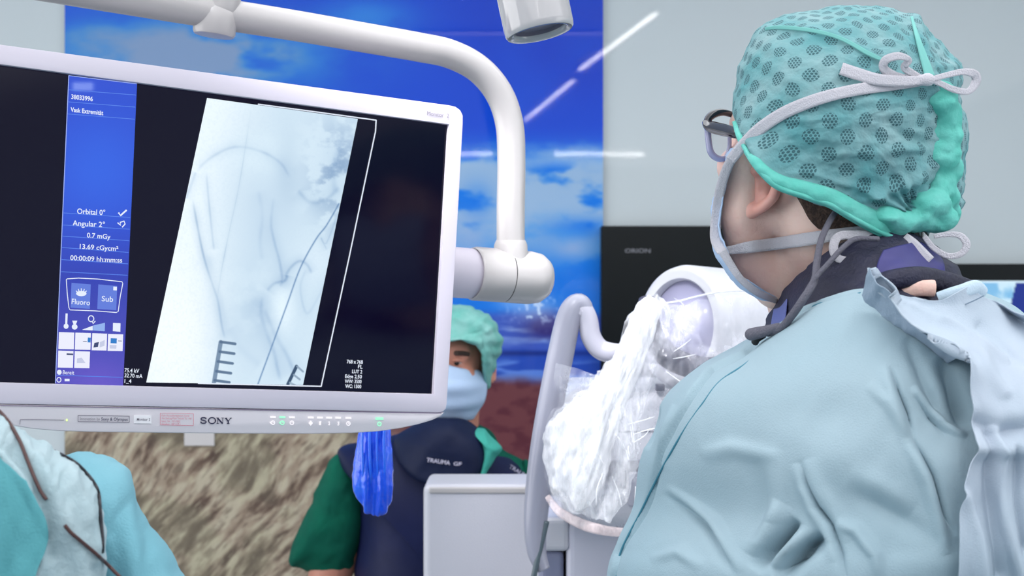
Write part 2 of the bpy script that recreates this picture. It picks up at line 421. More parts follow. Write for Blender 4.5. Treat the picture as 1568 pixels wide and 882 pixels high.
# ------------------------------------------------------------------ black wall displays
def wall_display(px0, px1, py0, py1, label, lit):
    a, b = P(px0, py0, 3.95), P(px1, py1, 3.95)
    t = empty('wall_display', ((a.x + b.x) / 2, 3.95, b.z), label, 'wall display')
    put('housing', box(a.x, b.x, 3.935, 3.999, b.z, a.z, .004), mat('display_housing', (7, 12, 15), .3, spec=.25), t, False)
    return t, a, b
t1, a, b = wall_display(920, 1412, 346, 800, 'large black switched-off wall display between the mural and the gowned surgeon', False)
def text_mesh(s, bold=0.0):
    cu = bpy.data.curves.new('t', 'FONT'); cu.body = s; cu.size = 1; cu.offset = bold; cu.resolution_u = 3
    o = bpy.data.objects.new('t', cu); COL.objects.link(o)
    dg = bpy.context.evaluated_depsgraph_get(); dg.update()
    me = bpy.data.meshes.new_from_object(o.evaluated_get(dg)); bpy.data.objects.remove(o); return me
def text_at(s, O, X_, Y_, Z_, width, cap, align='l', bold=0.0):
    """text mesh with baseline start at O, along X_, cap height along Y_"""
    me = text_mesh(s, bold); co = np.array([v.co for v in me.vertices])
    x0, x1 = co[:, 0].min(), co[:, 0].max(); sx = width / (x1 - x0); sy = cap / 0.729
    ax = -x0 * sx
    Mx = Matrix.Identity(4)
    for i, (v, s_) in enumerate(((X_, sx), (Y_, sy), (Z_, 1))):
        for k in range(3): Mx[k][i] = v[k] * s_
    for k in range(3): Mx[k][3] = O[k] + X_[k] * ax
    me.transform(Mx); me.materials.clear(); return me
p0 = P(957, 387, 3.934)
put('logo', text_at('ORION', P(957, 387, 3.9345), Vector((1, 0, 0)), Vector((0, 0, 1)), Vector((0, -1, 0)), 39 / F * 3.93, 6.5 / F * 3.93, bold=.01), mat('logo_grey', (128, 128, 136), .5), t1, False)
t2, a, b = wall_display(1425, 1820, 404, 690, 'black framed wall display with lit blue and white picture behind the surgeon', True)
m_lit = emis('lit_screen_white', (190, 225, 250), 1.0); m_blue = emis('lit_screen_blue', (18, 42, 140), 1.0)
def rect(px0, px1, py0, py1, d, sh=0):
    q = [P(px0 - sh, py1, d), P(px1 - sh, py1, d), P(px1, py0, d), P(px0, py0, d)]
    return mesh(q, [(0, 1, 2, 3)])
# screen picture with its clouds as vertex colours
def lit_picture():
    X, Y = np.meshgrid(np.linspace(1440, 1805, 180), np.linspace(430, 680, 120)); n = fbm(X / 26, Y / 26, 4, 41)
    c = np.zeros(X.shape + (3,)) + np.array([205, 235, 252.]); c = mixc(c, (120, 185, 232), sstep(.45, .7, n) * .9)
    bl = (X > 1556 - (Y - 433) * .25); c[bl] = (20, 44, 140); c[Y < 434] = (215, 240, 255)
    me = grid_mesh(toworld(np.stack([X, Y, np.full(X.shape, 3.9335)], -1))); set_col(me, c); return me
put('lit_screen', lit_picture(), vcol_mat('lit_screen_picture', .15, emit=1.0), t2)

# ------------------------------------------------------------------ ceiling arm carrying the monitor
U = Vector((.865, .498, -.061)).normalized(); UPv = Vector((.04, .053, 1)); UPv = (UPv - U * UPv.dot(U)).normalized(); N_ = U.cross(UPv)
MO = P(380, 380, 1.57)
def mray(px, py, off=0.0):
    d = (P(px, py, 1) - ORG); t = ((MO + N_ * off) - ORG).dot(N_) / d.dot(N_); return ORG + d * t
def mdep(px, py, off=0.0): return mray(px, py, off).y
arm = empty('monitor_arm', P(340, -300, 1.64), 'white tubular ceiling arm bending down beside the monitor', 'monitor arm')
ap = [(-260, -84), (-60, -45), (100, -18), (220, 2), (330, 20), (450, 39), (560, 58), (640, 72), (690, 83), (733, 106), (764, 143), (780, 190), (783, 250), (782, 320), (782, 385)]
arm_pts = []
for x, y in ap:
    arm_pts.append((x, y, mdep(min(x, 784), y, -.085)))
put('curved_tube', tube(arm_pts, .0182, seg=28, sub=10), M['enamel'], arm)
dc_ = mdep(335, 15, -.085)
vt = [(352, -560, dc_), (345, -60, dc_), (334, 20, dc_), (332, 30, dc_)]
W = [tuple(P(*p)) for p in vt]
put('ceiling_post', tube([(*p, .0205) for p in W], .0205, world=True, seg=32, sub=8), M['enamel'], arm)
axp = (P(330, 49, dc_) - P(336, 0, dc_)).normalized()
put('clamp_collar', autosmooth(lathe([(.0206, 0), (.0235, .004), (.0245, .012), (.0245, .028), (.0225, .0315), (.004, .032)], P(333, 8, dc_) + axp * .004, axp, 40)), M['enamel'], arm)
put('tube_socket', autosmooth(lathe([(.019, 0), (.0215, .006), (.0222, .02), (.024, .026)], P(782, 368, arm_pts[-1][2]), (0.0, 0.02, -1), 40)), M['enamel'], arm)
# swivel joint: a drum lying parallel to the monitor
jd = mdep(782, 420, -.095); jc = P(795, 424, jd)
ja = Vector((.86, .50, -.06)).normalized()
R_ = .0345
s0 = lathe([(.0, .043), (.015, .0425), (.026, .038), (.0325, .028), (R_, .014), (R_, -.022)][::-1], jc, ja, 48)
put('joint_drum', autosmooth(s0, 60), M['enamel'], arm)
put('joint_seal', autosmooth(lathe([(R_ * .985, -.0235), (R_ * .985, -.021)], jc, ja, 48)), M['black'], arm)
put('joint_housing', autosmooth(lathe([(R_, -.0235), (R_, -.066), (R_ * .97, -.069), (R_ * .93, -.07), (R_ * .90, -.062), (.01, -.062)], jc, ja, 48), 40), M['enamel'], arm)
put('joint_neck', autosmooth(lathe([(.0322, -.06), (.0322, -.16)], jc + N_ * -.004, ja, 32)), M['enamel_lav'], arm)
j2 = jc + ja * -.17
put('mount_plate', tube([(*j2, .022), (*(j2 + N_ * .02), .024), (*(j2 + N_ * .052), .026)], .02, world=True, sub=3, seg=28), M['enamel_lav'], arm)

# round camera housing hanging at the top
cd = 1.30; hc = P(827, 51, cd); ha = (P(826, 47, cd) - P(803, -60, cd)).normalized() + Vector((0, -.07, 0)); ha.normalize()
k = cd / F
ch = empty('camera_housing', hc + ha * -.4, 'white cylindrical camera housing with open dark end hanging from above', 'camera')
put('shell', autosmooth(lathe([(54 * k, -.8), (54 * k, -.03), (53.8 * k, -.006), (53 * k, -.002), (50.5 * k, 0), (46 * k, 0), (42 * k, -.001), (39.5 * k, -.005), (39.5 * k, -.05)], hc, ha, 64), 50), mat('gloss_white', (184, 180, 182), .12, coat=.6), ch)
put('lens_glass', lathe([(39 * k, -.012), (37 * k, -.0115), (3 * k, -.0105)], hc, ha, 48), mat('lens_dark', (58, 56, 66), .1, coat=.5), ch)
put('lens_ring', autosmooth(lathe([(39.3 * k, -.008), (38 * k, -.0045), (36.5 * k, -.010), (36.5 * k, -.014)], hc, ha, 48), 60), mat('lens_rim', (120, 115, 130), .25), ch)

# ------------------------------------------------------------------ the monitor
mon = empty('medical_monitor', MO, 'large white framed monitor showing an x-ray picture of a leg artery', 'monitor')
def mflat(pts, off):
    vs = [mray(x, y, off) for x, y in pts]; return mesh(vs, [tuple(range(len(vs)))])
def mprism(pts, f, b_, bev=.0015, seg=2):
    """solid whose front face (at offset f) has the outline pts and whose back sits at offset b_"""
    vs = [mray(x, y, f) for x, y in pts]; bm = bmesh.new()
    A = [bm.verts.new(v) for v in vs]; B = [bm.verts.new(v - N_ * (f - b_)) for v in vs]; n = len(A)
    fa = bm.faces.new(A); bm.faces.new(B[::-1])
    for i in range(n): bm.faces.new((A[(i + 1) % n], A[i], B[i], B[(i + 1) % n]))
    bmesh.ops.recalc_face_normals(bm, faces=bm.faces)
    if bev: bmesh.ops.bevel(bm, geom=[e for e in fa.edges], offset=bev, segments=seg, affect='EDGES', profile=.5)
    me = bpy.data.meshes.new('mp'); bm.to_mesh(me); bm.free(); return me
def arc(cx, cy, rx, ry, a0, a1, n=8): return [(cx + rx * math.cos(math.radians(t)), cy - ry * math.sin(math.radians(t))) for t in np.linspace(a0, a1, n)]
LX = -75
yt = lambda x: 68 + (x) * (162 - 68) / 693.0
outer = [(LX + 8, yt(LX + 8)), (300, yt(300)), (500, yt(500)), (688, 161.2), (698, 163.5), (705, 168.5), (709, 177), (709, 188), (703, 300), (684.5, 618), (683, 626), (679, 630), (672, 632), (300, 624), (LX, 617), (LX - 10, 610), (LX - 2, 80)]
so_ = lambda x: 98.5 + (x) * .1337; sb = lambda x: 585.6 + x * .0268
scr = [(-35, so_(-35)), (688, 190.5), (664, 603.4), (-52, sb(-52))]
# bezel ring
def ringmesh(o_, i_, f, depth):
    A = [mray(x, y, f) for x, y in o_]; B = [mray(x, y, f) for x, y in i_]
    tri = tessellate_polygon([[Vector((p.dot(U), p.dot(UPv), 0)) for p in A], [Vector((p.dot(U), p.dot(UPv), 0)) for p in B]])
    V = A + B; bm = bmesh.new(); bv = [bm.verts.new(v) for v in V]
    for t in tri:
        try: bm.faces.new([bv[i] for i in t])
        except Exception: pass
    bmesh.ops.recalc_face_normals(bm, faces=bm.faces)
    for f_ in bm.faces:
        if f_.normal.dot(N_) < 0: f_.normal_flip()
    ed = [e for e in bm.edges if len(e.link_faces) == 1]
    ex = bmesh.ops.extrude_edge_only(bm, edges=ed)
    for v in ex['geom']:
        if isinstance(v, bmesh.types.BMVert): v.co -= N_ * depth
    bmesh.ops.recalc_face_normals(bm, faces=bm.faces)
    bmesh.ops.bevel(bm, geom=[e for e in ed if e.is_valid], offset=.0012, segments=2, affect='EDGES', profile=.5)
    me = bpy.data.meshes.new('r'); bm.to_mesh(me); bm.free(); return me
bz = put('bezel', autosmooth(ringmesh(outer, scr, .004, .012)), M['enamel_lav'], mon)
put('rear_housing', autosmooth(mprism([(LX + 20, 90), (690, 185), (668, 618), (LX + 12, 605)], -.006, -.045, .004)), M['enamel_lav'], mon)
scrn = put('screen', mprism(scr, -.0015, -.004, 0), None, mon, False)
m_scr = emis('screen_black_glow', (8, 4, 32), 1.0, .25); scrn.data.materials.append(m_scr)
chin = [(LX, 617.5), (300, 624.5), (672, 632.5), (681, 631)] + [(676, 637), (662, 643.5), (640, 650), (612, 656), (580, 660.5), (540, 663.2), (480, 664.3), (380, 664), (260, 663), (150, 661.6), (90, 660), (50, 656.5), (10, 650), (-30, 640), (LX + 4, 626)]
put('control_strip', autosmooth(mprism(chin, .0032, -.03, .0016)), M['chin'], mon)
m_line = mat('panel_gap', (120, 105, 130), .6)
def mline(pts, wpx, off, name='line', m_=None, par=None):
    """thin line along px points on the monitor plane"""
    A = np.array(pts, float); T = np.gradient(A, axis=0); T /= np.linalg.norm(T, axis=1, keepdims=True); Nn = np.stack([-T[:, 1], T[:, 0]], 1) * wpx / 2
    vs = [mray(*p, off) for p in A + Nn] + [mray(*p, off) for p in A - Nn]; n = len(A)
    return mesh(vs, [(i, i + 1, n + i + 1, n + i) for i in range(n - 1)])
put('panel_gap', mline([(LX, 619.5), (300, 626.2), (676, 632.6)], 1.6, .0046), m_line, mon, False)
# radiograph -------------------------------------------------
def quadmap(q, nu, nv):
    u, v = np.meshgrid(np.linspace(0, 1, nu), np.linspace(0, 1, nv)); q = np.array(q, float)
    return (q[0] * ((1 - u) * (1 - v))[..., None] + q[1] * (u * (1 - v))[..., None] + q[2] * (u * v)[..., None] + q[3] * ((1 - u) * v)[..., None])
def mray_np(XY, off):
    d = np.stack([(XY[..., 0] - 784) / F, np.ones(XY.shape[:-1]), -(XY[..., 1] - 441) / F], -1)
    n = np.array(N_); c = float(((MO + N_ * off) - ORG).dot(N_)); t = c / (d @ n)
    return d * t[..., None] + np.array(ORG)
def radiograph():
    G = quadmap([(317, 150), (548, 182), (464, 589.5), (224, 585.5)], 300, 500); X, Y = G[..., 0], G[..., 1]
    c = np.zeros(X.shape + (3,)) + np.array([208, 228, 242.])
    n = fbm(X / 40, Y / 40, 4, 51); nf = fbm(X / 9, Y / 12, 4, 53)
    xl = 317 - (Y - 150) * .2135
    c = mixc(c, (236, 248, 255), sstep(130, 10, X - xl)); c = mixc(c, (246, 252, 255), blob(X, Y, 268, 520, 60, 130) * .9)
    c = mixc(c, (188, 210, 230), blob(X, Y, 395, 300, 60, 110) * .45)
    c = mixc(c, (170, 196, 220), blob(X, Y, 400, 470, 45, 60) * .55 * sstep(.3, .6, n))
    c = mixc(c, (222, 240, 250), blob(X, Y, 405, 235, 60, 35) * .7)
    # pelvis shadows top right
    pr = blob(X, Y, 520, 265, 42, 70) * sstep(.35, .6, fbm(X / 22, Y / 18, 4, 55))
    c = mixc(c, (120, 150, 188), pr * .75); c = mixc(c, (150, 178, 206), blob(X, Y, 440, 265, 20, 60) * .3)
    c = mixc(c, (228, 244, 253), blob(X, Y, 432, 475, 20, 42) * 1.0)
    c = mixc(c, (222, 238, 250), blob(X, Y, 480, 400, 28, 30) * .6)
    def st(pts, w_, col, a):
        nonlocal c
        pts = catmull(pts, 5).tolist(); d, _, t = segdist(X, Y, pts)
        sl = fbm(X / 26, Y / 34, 2, 59); c = mixc(c, col, (np.exp(-(d / (w_ * .75)) ** 2) * .55 + np.exp(-(d / (3.5 * w_)) ** 2) * .28) * a * (.2 + 1.0 * sl) * sstep(0, .12, t) * sstep(1, .88, t))
    dk = (112, 146, 186); md = (140, 170, 204)
    st([(300, 262), (325, 240), (360, 225), (400, 232), (430, 250), (445, 275)], 3.0, md, .6)
    st([(300, 262), (292, 285), (284, 305)], 3, md, .5)
    st([(316, 262), (319, 300), (324, 350), (328, 385)], 2.2, md, .55)
    st([(294, 300), (305, 360), (314, 400), (327, 440), (334, 462), (340, 500), (345, 520)], 2.4, dk, .7)
    st([(316, 385), (330, 440), (345, 500), (342, 540)], 8, (190, 212, 232), .5)
    st([(420, 300), (415, 340), (420, 370), (428, 400), (432, 428), (428, 440)], 3, md, .65)
    st([(395, 290), (402, 330), (398, 370), (402, 400)], 4, md, .4)
    st([(408, 446), (420, 434), (436, 430), (440, 420)], 3.2, dk, .8)
    st([(436, 425), (445, 410), (458, 400), (470, 405), (478, 420)], 3, dk, .55)
    st([(402, 452), (400, 480), (408, 510), (420, 540), (424, 560), (430, 586)], 4, md, .7)
    st([(404, 470), (420, 510), (440, 545), (452, 575)], 4.5, md, .65)
    st([(350, 500), (370, 535), (400, 560)], 8, (176, 200, 224), .5)
    st([(455, 290), (475, 310), (500, 305), (520, 285)], 4, dk, .45)
    st([(535, 190), (520, 225), (510, 260), (515, 300)], 6, md, .5)
    st([(470, 410), (460, 440), (470, 480), (490, 450), (505, 420)], 2.5, md, .35)
    st([(385, 165), (375, 230), (365, 290), (352, 350), (340, 410), (332, 460)], .9, (150, 178, 205), .55)
    c = mixc(c, (90, 125, 170), np.exp(-(segdist(X, Y, catmull([(519, 312), (500, 345), (484, 366), (460, 410), (440, 465), (420, 520), (395, 588)], 6).tolist())[0] / 1.1) ** 2) * .8)
    st([(516, 330), (500, 372), (492, 365), (502, 385)], 1.6, dk, .6)
    c = mixc(c, (196, 216, 236), (fbm(X / 2.5, Y / 2.5, 2, 57) - .4) * .35)
    # ruler
    def bar(p0, p1, w_, col=(92, 118, 146)):
        nonlocal c
        d, _, t = segdist(X, Y, [p0, p1]); c = mixc(c, col, sstep(w_ / 2 + .7, w_ / 2 - .7, d) * .92)
    bar((338, 524), (327, 590), 6.5, (110, 134, 162))
    for kx, ky in ((338, 523.5), (336.5, 538.5), (334, 553.5), (331.5, 568.5), (329, 582.5)): bar((kx, ky), (kx + 22, ky + 3), 4.2, (84, 108, 138))
    bar((454, 561), (441, 588), 5, (44, 66, 96)); bar((455, 561), (464, 569), 3, (140, 160, 182)); bar((450, 574), (459, 581), 3, (140, 160, 182)); bar((444, 586), (452, 590), 3, (150, 170, 190))
    me = grid_mesh(mray_np(G, .0001)); set_col(me, c); return me
put('radiograph_picture', radiograph(), vcol_mat('radiograph_glow', .12, emit=1.04, spec=.4), scrn)
m_txt = emis('screen_white', (232, 240, 255), 1.0); m_blu = emis('menu_line', (95, 135, 235), 1.0)
put('picture_outline', join_meshes([mline(a_, 1.8, .0002) for a_ in ([(395, 159.5), (485, 171.5), (576, 184)], [(576, 183.5), (574.8, 204)], [(574.5, 203.5), (534, 397), (491.7, 592)], [(492, 591.6), (400, 589.4), (303, 587)])]), m_txt, scrn, False)
# menu column
def menu():
    G = quadmap([(105.7, 115.5), (209.8, 128.6), (188.5, 590.5), (84.8, 587.4)], 60, 160); X, Y = G[..., 0], G[..., 1]
    c = np.zeros(X.shape + (3,)) + np.array([46, 78, 208.]); c = mixc(c, (52, 104, 232), blob(X, Y, 150, 260, 90, 90) * .8)
    c = mixc(c, (52, 60, 170), sstep(310, 460, Y) * .8); c = mixc(c, (118, 92, 210), blob(X, Y, 150, 590, 70, 50) * .8)
    c = mixc(c, (96, 86, 190), sstep(420, 500, Y) * .35)
    c = mixc(c, (118, 142, 238), np.exp(-(np.maximum(abs(X - 127 ) - 11, 0) / 6) ** 2 - (np.maximum(abs(Y - 132.5) - 3, 0) / 4) ** 2))
    me = grid_mesh(mray_np(G, .0001)); set_col(me, c); return me
put('menu_column', menu(), vcol_mat('menu_glow', .12, emit=1.0, spec=.4), scrn)
EL = lambda y: 105.7 - (y - 115.5) * .0443; ER = lambda y: 209.8 - (y - 128.6) * .0461
rows_ = [(137.5, 145.5), (156, 164), (174.5, 182.5), (326, 333), (344.5, 351), (361.5, 368.5), (379, 386.5), (397.5, 404), (416, 421.5), (574.5, 577.8)]
LN = [mline([(EL(a_) + 1, a_), ((EL(a_) + ER(b_)) / 2, (a_ + b_) / 2), (ER(b_) - 1, b_)], 1.0, .0003) for a_, b_ in rows_]
for l_ in LN: put('menu_line', l_, m_blu, scrn, False)
put('menu_edge', join_meshes([mline([(105.4, 115.5), (95, 350), (84.8, 587)], 1.2, .0003), mline([(105.4, 115.7), (157, 122), (209.6, 128.4)], 1.0, .0003)]), emis('menu_edge_glow', (165, 185, 250), 1.0), scrn, False)
def mtext(s, x0, y0, x1, y1, cap, off=.0003, bold=.004):
    O = mray(x0, y0, off); E = mray(x1, y1, off); X_ = (E - O).normalized()
    hU = (mray((x0 + x1) / 2, (y0 + y1) / 2, off) - mray((x0 + x1) / 2, (y0 + y1) / 2 - cap, off)).length
    Y_ = (UPv - X_ * UPv.dot(X_)).normalized()
    return text_at(s, O, X_, Y_, N_, (E - O).length, hU, bold=bold)
T = []
for a_ in [('38033996', 109, 151.3, 142, 155, 7.2), ('Vask Extremität', 108, 171, 158, 176.4, 7.2)]: T.append(mtext(*a_, bold=.02))
for a_ in [('Orbital 0°', 118, 327.2, 161, 329.6, 8.5), ('Angular 2°', 111, 345.4, 160.5, 348, 8.5), ('0.7 mGy', 133, 363.5, 169, 366.2, 7.6),
           ('13.69 cGycm²', 122, 380.8, 181, 384.4, 7.6), ('00:00:09 hh:mm:ss', 107.5, 398.2, 187, 402.2, 7.8)]: T.append(mtext(*a_, bold=.012))
for a_ in [('Fluoro', 109.5, 465.3, 137.5, 467.5, 8.5), ('Sub', 155.5, 461, 173, 462.3, 8.5)]: T.append(mtext(*a_, bold=.008))
T += [mtext('Bereit', 96, 573, 113.5, 573.6, 6.4), mtext('75.4 kV', 190.5, 569.8, 213, 570.8, 6.2, bold=.012), mtext('32.70 mA', 190.5, 577.6, 218, 578.9, 6.2, bold=.012), mtext('1_4', 190.5, 586, 201, 586.5, 6.2, bold=.012)]
for k_, (s_, x0) in enumerate([('768 x 768', 531), ('FL', 548), ('LUT 2', 539), ('Edge 2.50', 528.5), ('WW: 3500', 528), ('WC: 1500', 528.5)]):
    y_ = 556.2 + k_ * 7.5; T.append(mtext(s_, x0, y_, 555.5 - k_ * .5, y_ + .8, 5.6, bold=.02))
for t_ in T: put('display_text', t_, m_txt, scrn, False)
# menu icons
def mpoly(pts, off=.0003): return mflat(pts, off)
tile = emis('menu_tile', (104, 130, 222), 1.0)
put('menu_button', mpoly([(109.5, 433), (139, 435.5), (137.5, 473), (108, 471)], .0002), tile, scrn, False)
put('menu_button', mpoly([(150.5, 435.5), (179.5, 438), (178, 475), (149, 473)], .0002), tile, scrn, False)
IC = [mline([(101.5, 428), (103, 427), (120, 425.8), (150, 427.3), (187, 431.5), (188, 434), (184, 455), (181, 477), (178, 478.5), (145, 476), (107, 474.5), (105.5, 471), (103, 450), (101.5, 428)], 1.2, .0003)]
for a_ in (-60, -30, 0, 30, 60):
    cx, cy = 124.5, 449.0; s_, c_ = math.sin(math.radians(a_)), math.cos(math.radians(a_))
    IC.append(mline([(cx + 7 * s_, cy - 3.5 * c_), (cx + 9.5 * s_, cy - 7.5 * c_)], 1.3, .0004))
IC.append(mpoly(arc(124.5, 449.5, 8, 4, 0, 345, 20), .00035))
IC.append(mline([(181.5, 325.5), (184.5, 330), (194, 321.5)], 2.6, .0004))
IC.append(mline([(180, 341), (185, 345), (184, 340.5), (190, 338.5), (191.5, 343), (187, 348)], 1.8, .0004))
IC += [mline([(102, 480), (101.3, 500)], 3.2, .0004), mpoly(arc(101.2, 499.5, 3.8, 4, 0, 340, 14), .0004), mpoly(arc(114.3, 500.5, 4.4, 4.2, 0, 340, 14), .0004), mpoly([(110.5, 491), (118.5, 491), (116.3, 496.5), (112.5, 496.5)], .0004)]
IC += [mline([p for p in arc(139.5, 488, 4.2, 4.6, 0, 360, 16)], 1.4, .0004), mline([(141, 492), (142.5, 495.5), (146, 491.5)], 1.6, .0004)]
IC += [mpoly([(125.5, 505), (142, 498.8), (142, 506)], .0004), mpoly([(173, 494.5), (184.5, 495), (184.2, 508), (172.8, 507)], .0004)]
IC += [mpoly(arc(90.8, 570, 3.6, 3.9, 0, 340, 14), .0004), mline(arc(90.2, 581.6, 3.2, 3.6, 0, 360, 14), 1.3, .0004), mpoly([(99, 580), (106.5, 580), (106.5, 583.8), (99, 583.8)], .0004), mpoly([(173.6, 438.8), (179, 439.2), (178.8, 444.8), (173.4, 444.4)], .0004)]
for i_ in IC: put('menu_icon', i_, m_txt, scrn, False)
put('menu_bar_icon', mpoly([(142.6, 498.4), (160.8, 494.3), (160.4, 507.2), (142.4, 506)], .0004), emis('bar_icon', (150, 180, 240), 1.0), scrn, False)
m_til = emis('white_tile', (238, 240, 255), 1.0)
for (x0, x1, y0, y1) in ((90, 113.5, 508.5, 534.5), (115.2, 139, 509.3, 535.3), (141, 163.7, 510.2, 536.3), (165.3, 188.3, 511.3, 537.2), (89, 112.2, 536.8, 562.8), (114.2, 137.5, 537.6, 563.4)):
    put('menu_tile', mpoly([(x0 + .3, y0), (x1 + .3, y0 + .8), (x1 - .6, y1 + .4), (x0 - .6, y1)], .00025), m_til, scrn, False)
m_tb = emis('tile_blue', (60, 130, 205), 1.0); m_tg = emis('tile_grey', (70, 80, 120), 1.0); m_tp = emis('tile_pale', (200, 206, 232), 1.0)
for t_ in ([mpoly(q, .0004) for q in ([(134.5, 516.8), (139, 517), (138.6, 524.5), (134, 524.3)], [(169.5, 517.8), (179, 518.2), (178.6, 526), (169.2, 525.5)])]): put('tile_picture', t_, m_tb, scrn, False)
for t_ in ([mpoly(q, .0004) for q in ([(144.5, 525), (151.5, 523.6), (150, 531.2), (143, 532.2)], [(102, 541), (112, 541.4), (112, 544), (102, 543.6)])] + [mline([(181, 522), (186.5, 522.2)], 1, .0004), mline([(127, 522.8), (133, 523)], 1, .0004)]): put('tile_picture', t_, m_tg, scrn, False)
for t_ in ([mpoly(q, .0004) for q in ([(153, 524), (160.5, 520.5), (160, 529.5), (152.5, 532)], [(118, 549), (125, 547.5), (131, 556), (117.5, 556)], [(168, 528), (178.5, 528.5), (178, 534), (168, 533.5)])]): put('tile_picture', t_, m_tp, scrn, False)
# lettering on the frame
m_ink = mat('ink_grey', (120, 112, 125), .6); m_ink2 = mat('ink_dark', (58, 54, 82), .6); m_red = mat('ink_red', (214, 120, 140), .6)
put('screen_label', mtext('Monitor  2', 654, 176.2, 687.5, 180.6, 6.6, .00525, 0), m_ink, mon, False)
put('maker_label', mtext('Innovation by', 122.5, 643.2, 153, 643.7, 4.8, .0045, 0), m_ink, mon, False)
put('maker_label', mtext('Sony & Olympus', 155, 643.7, 195.5, 644.3, 4.8, .0045, .012), m_ink2, mon, False)
put('label_frame', join_meshes([mline(q, .9, .0045) for q in ([(119.5, 636.2), (160, 636.6), (198, 637.2)], [(198, 637), (198, 646.8)], [(198, 646.8), (160, 646.1), (119.5, 645.6)], [(119.5, 645.8), (119.5, 636)])]), m_ink, mon, False)
stk = put('name_sticker', mprism([(205, 635.8), (232, 636.2), (232, 648.6), (205, 648.2)], .0041, .0031, 0), mat('sticker_white', (236, 232, 236), .5), mon, False)
put('sticker_text', mtext('Monitor 2', 209.5, 644, 230, 644.3, 4.2, .0046, .01), m_ink, stk, False)
RD = [mline(q, .6, .0045) for q in ([(245.5, 632.6), (270, 632.9), (296.5, 633.6)], [(296.5, 633.4), (296.2, 651.7)], [(296.2, 651.7), (270, 651.2), (245.5, 650.7)], [(245.5, 650.9), (245.5, 632.4)])]
for k_, (s_, x1) in enumerate([('Kein Herstellereigentum Gerät', 290), ('Abt Zahlung Medt Technik Tel. 1481', 293.5), ('Ident. Nr.  M717052', 276), ('Standort   OP 11/P.1', 276)]):
    RD.append(mtext(s_, 247.5, 637.4 + k_ * 4.4, x1, 637.9 + k_ * 4.4, 3.0, .0045, 0))
put('red_label', join_meshes(RD), m_red, mon, False)
put('status_line', join_meshes([mline([(31, 642.5), (60, 642.8), (98, 643.2)], .8, .0045), mline([(31, 642.5), (30.5, 650)], .8, .0045)]), m_ink, mon, False)
put('status_light', mpoly(arc(102.3, 643.4, 1.6, 2.0, 0, 330, 10), .0046), emis('led_yellow', (225, 255, 165), 1.3), mon, False)
# maker's name in slab serif strokes, each letter drawn in a 1 x 1 cell
def serif_word():
    B = []; x = [306.5, 319.0, 331.0, 344.0]; wd = [10.5, 11.5, 12.0, 11.0]; y0, y1 = 648.4, 639.2
    def pt(i, u, v): return (x[i] + u * wd[i], y0 + (i * .22) + (y1 - y0) * v)
    def sk(i, pts, w_): B.append(mline([pt(i, *p) for p in pts], w_, .0046))
    sk(0, catmull([(.86, .74), (.74, .92), (.5, .97), (.2, .9), (.14, .7), (.3, .56), (.66, .46), (.86, .3), (.78, .09), (.5, .03), (.22, .08), (.1, .28)], 4).tolist(), 1.9)
    sk(0, [(.88, .98), (.88, .68)], .9); sk(0, [(.08, .34), (.08, .02)], .9)
    A_ = [(.5 + .46 * math.cos(t), .5 + .5 * math.sin(t)) for t in np.linspace(0, 2 * math.pi, 30)]
    sk(1, A_, 1.7); sk(1, [(.05, .35), (.05, .65)], 2.0); sk(1, [(.95, .35), (.95, .65)], 2.0)
    sk(2, [(.2, 0), (.2, 1)], 1.0); sk(2, [(.16, .97), (.82, .03)], 2.3); sk(2, [(.84, 0), (.84, 1)], 1.0)
    sk(2, [(.02, .97), (.34, .97)], .9); sk(2, [(.04, .03), (.36, .03)], .9); sk(2, [(.66, .97), (1.0, .97)], .9)
    sk(3, [(.14, .97), (.5, .46)], 2.2); sk(3, [(.88, .97), (.5, .46)], 1.1); sk(3, [(.5, .5), (.5, 0)], 2.0)
    sk(3, [(0, .97), (.34, .97)], .9); sk(3, [(.7, .97), (1.02, .97)], .9); sk(3, [(.3, .03), (.7, .03)], .9)
    return join_meshes(B)
put('maker_name', serif_word(), mat('ink_navy', (48, 44, 74), .5), mon, False)
# touch buttons with their little lamps
m_bw = emis('button_white', (250, 248, 255), 1.05); m_bg = emis('button_green', (170, 255, 215), 1.1)
def circ(cx, cy, r): return mpoly(arc(cx, cy, r, r * 1.1, 0, 340, 16), .0046)
for x_, g_, ic in ((418, 0, 'o'), (432.5, 1, 'o'), (447, 0, 'o'), (475.8, 0, 'd'), (490, 0, '1'), (504, 0, '2'), (518, 0, '3'), (533.5, 0, 'o'), (581, 1, 'o')):
    yy = 638.6 + (x_ - 418) * .012; big = x_ > 570
    q = [mpoly([(x_ - (6 if big else 4.5), yy - 1.6), (x_ + (6 if big else 4.5), yy - 1.4), (x_ + (6 if big else 4.5), yy + (2.4 if big else 1.6)), (x_ - (6 if big else 4.5), yy + (2.2 if big else 1.4))], .0046)]
    cy = yy + 8.6
    if ic == 'o':
        q.append(mline(arc(x_, cy, 2.7, 2.9, 0, 360, 18), 1.4, .0046)); q.append(mline([(x_, cy - 2), (x_, cy), (x_ + 1.6, cy)], .9, .0046))
        if x_ < 440: q.append(mpoly([(x_ - 5.4, cy), (x_ - 2.8, cy - 2.2), (x_ - 2.8, cy + 2.2)], .0046))
    elif ic == 'd': q.append(mpoly([(x_, cy - 4.2), (x_ + 3.4, cy), (x_, cy + 4.2), (x_ - 3.4, cy)], .0046))
    else: q.append(mtext(ic, x_ - 1.4, cy + 2.8, x_ + 1.6, cy + 2.8, 5.8, .0046, .03))
    put('touch_button', join_meshes(q), m_bg if g_ else m_bw, mon, False)
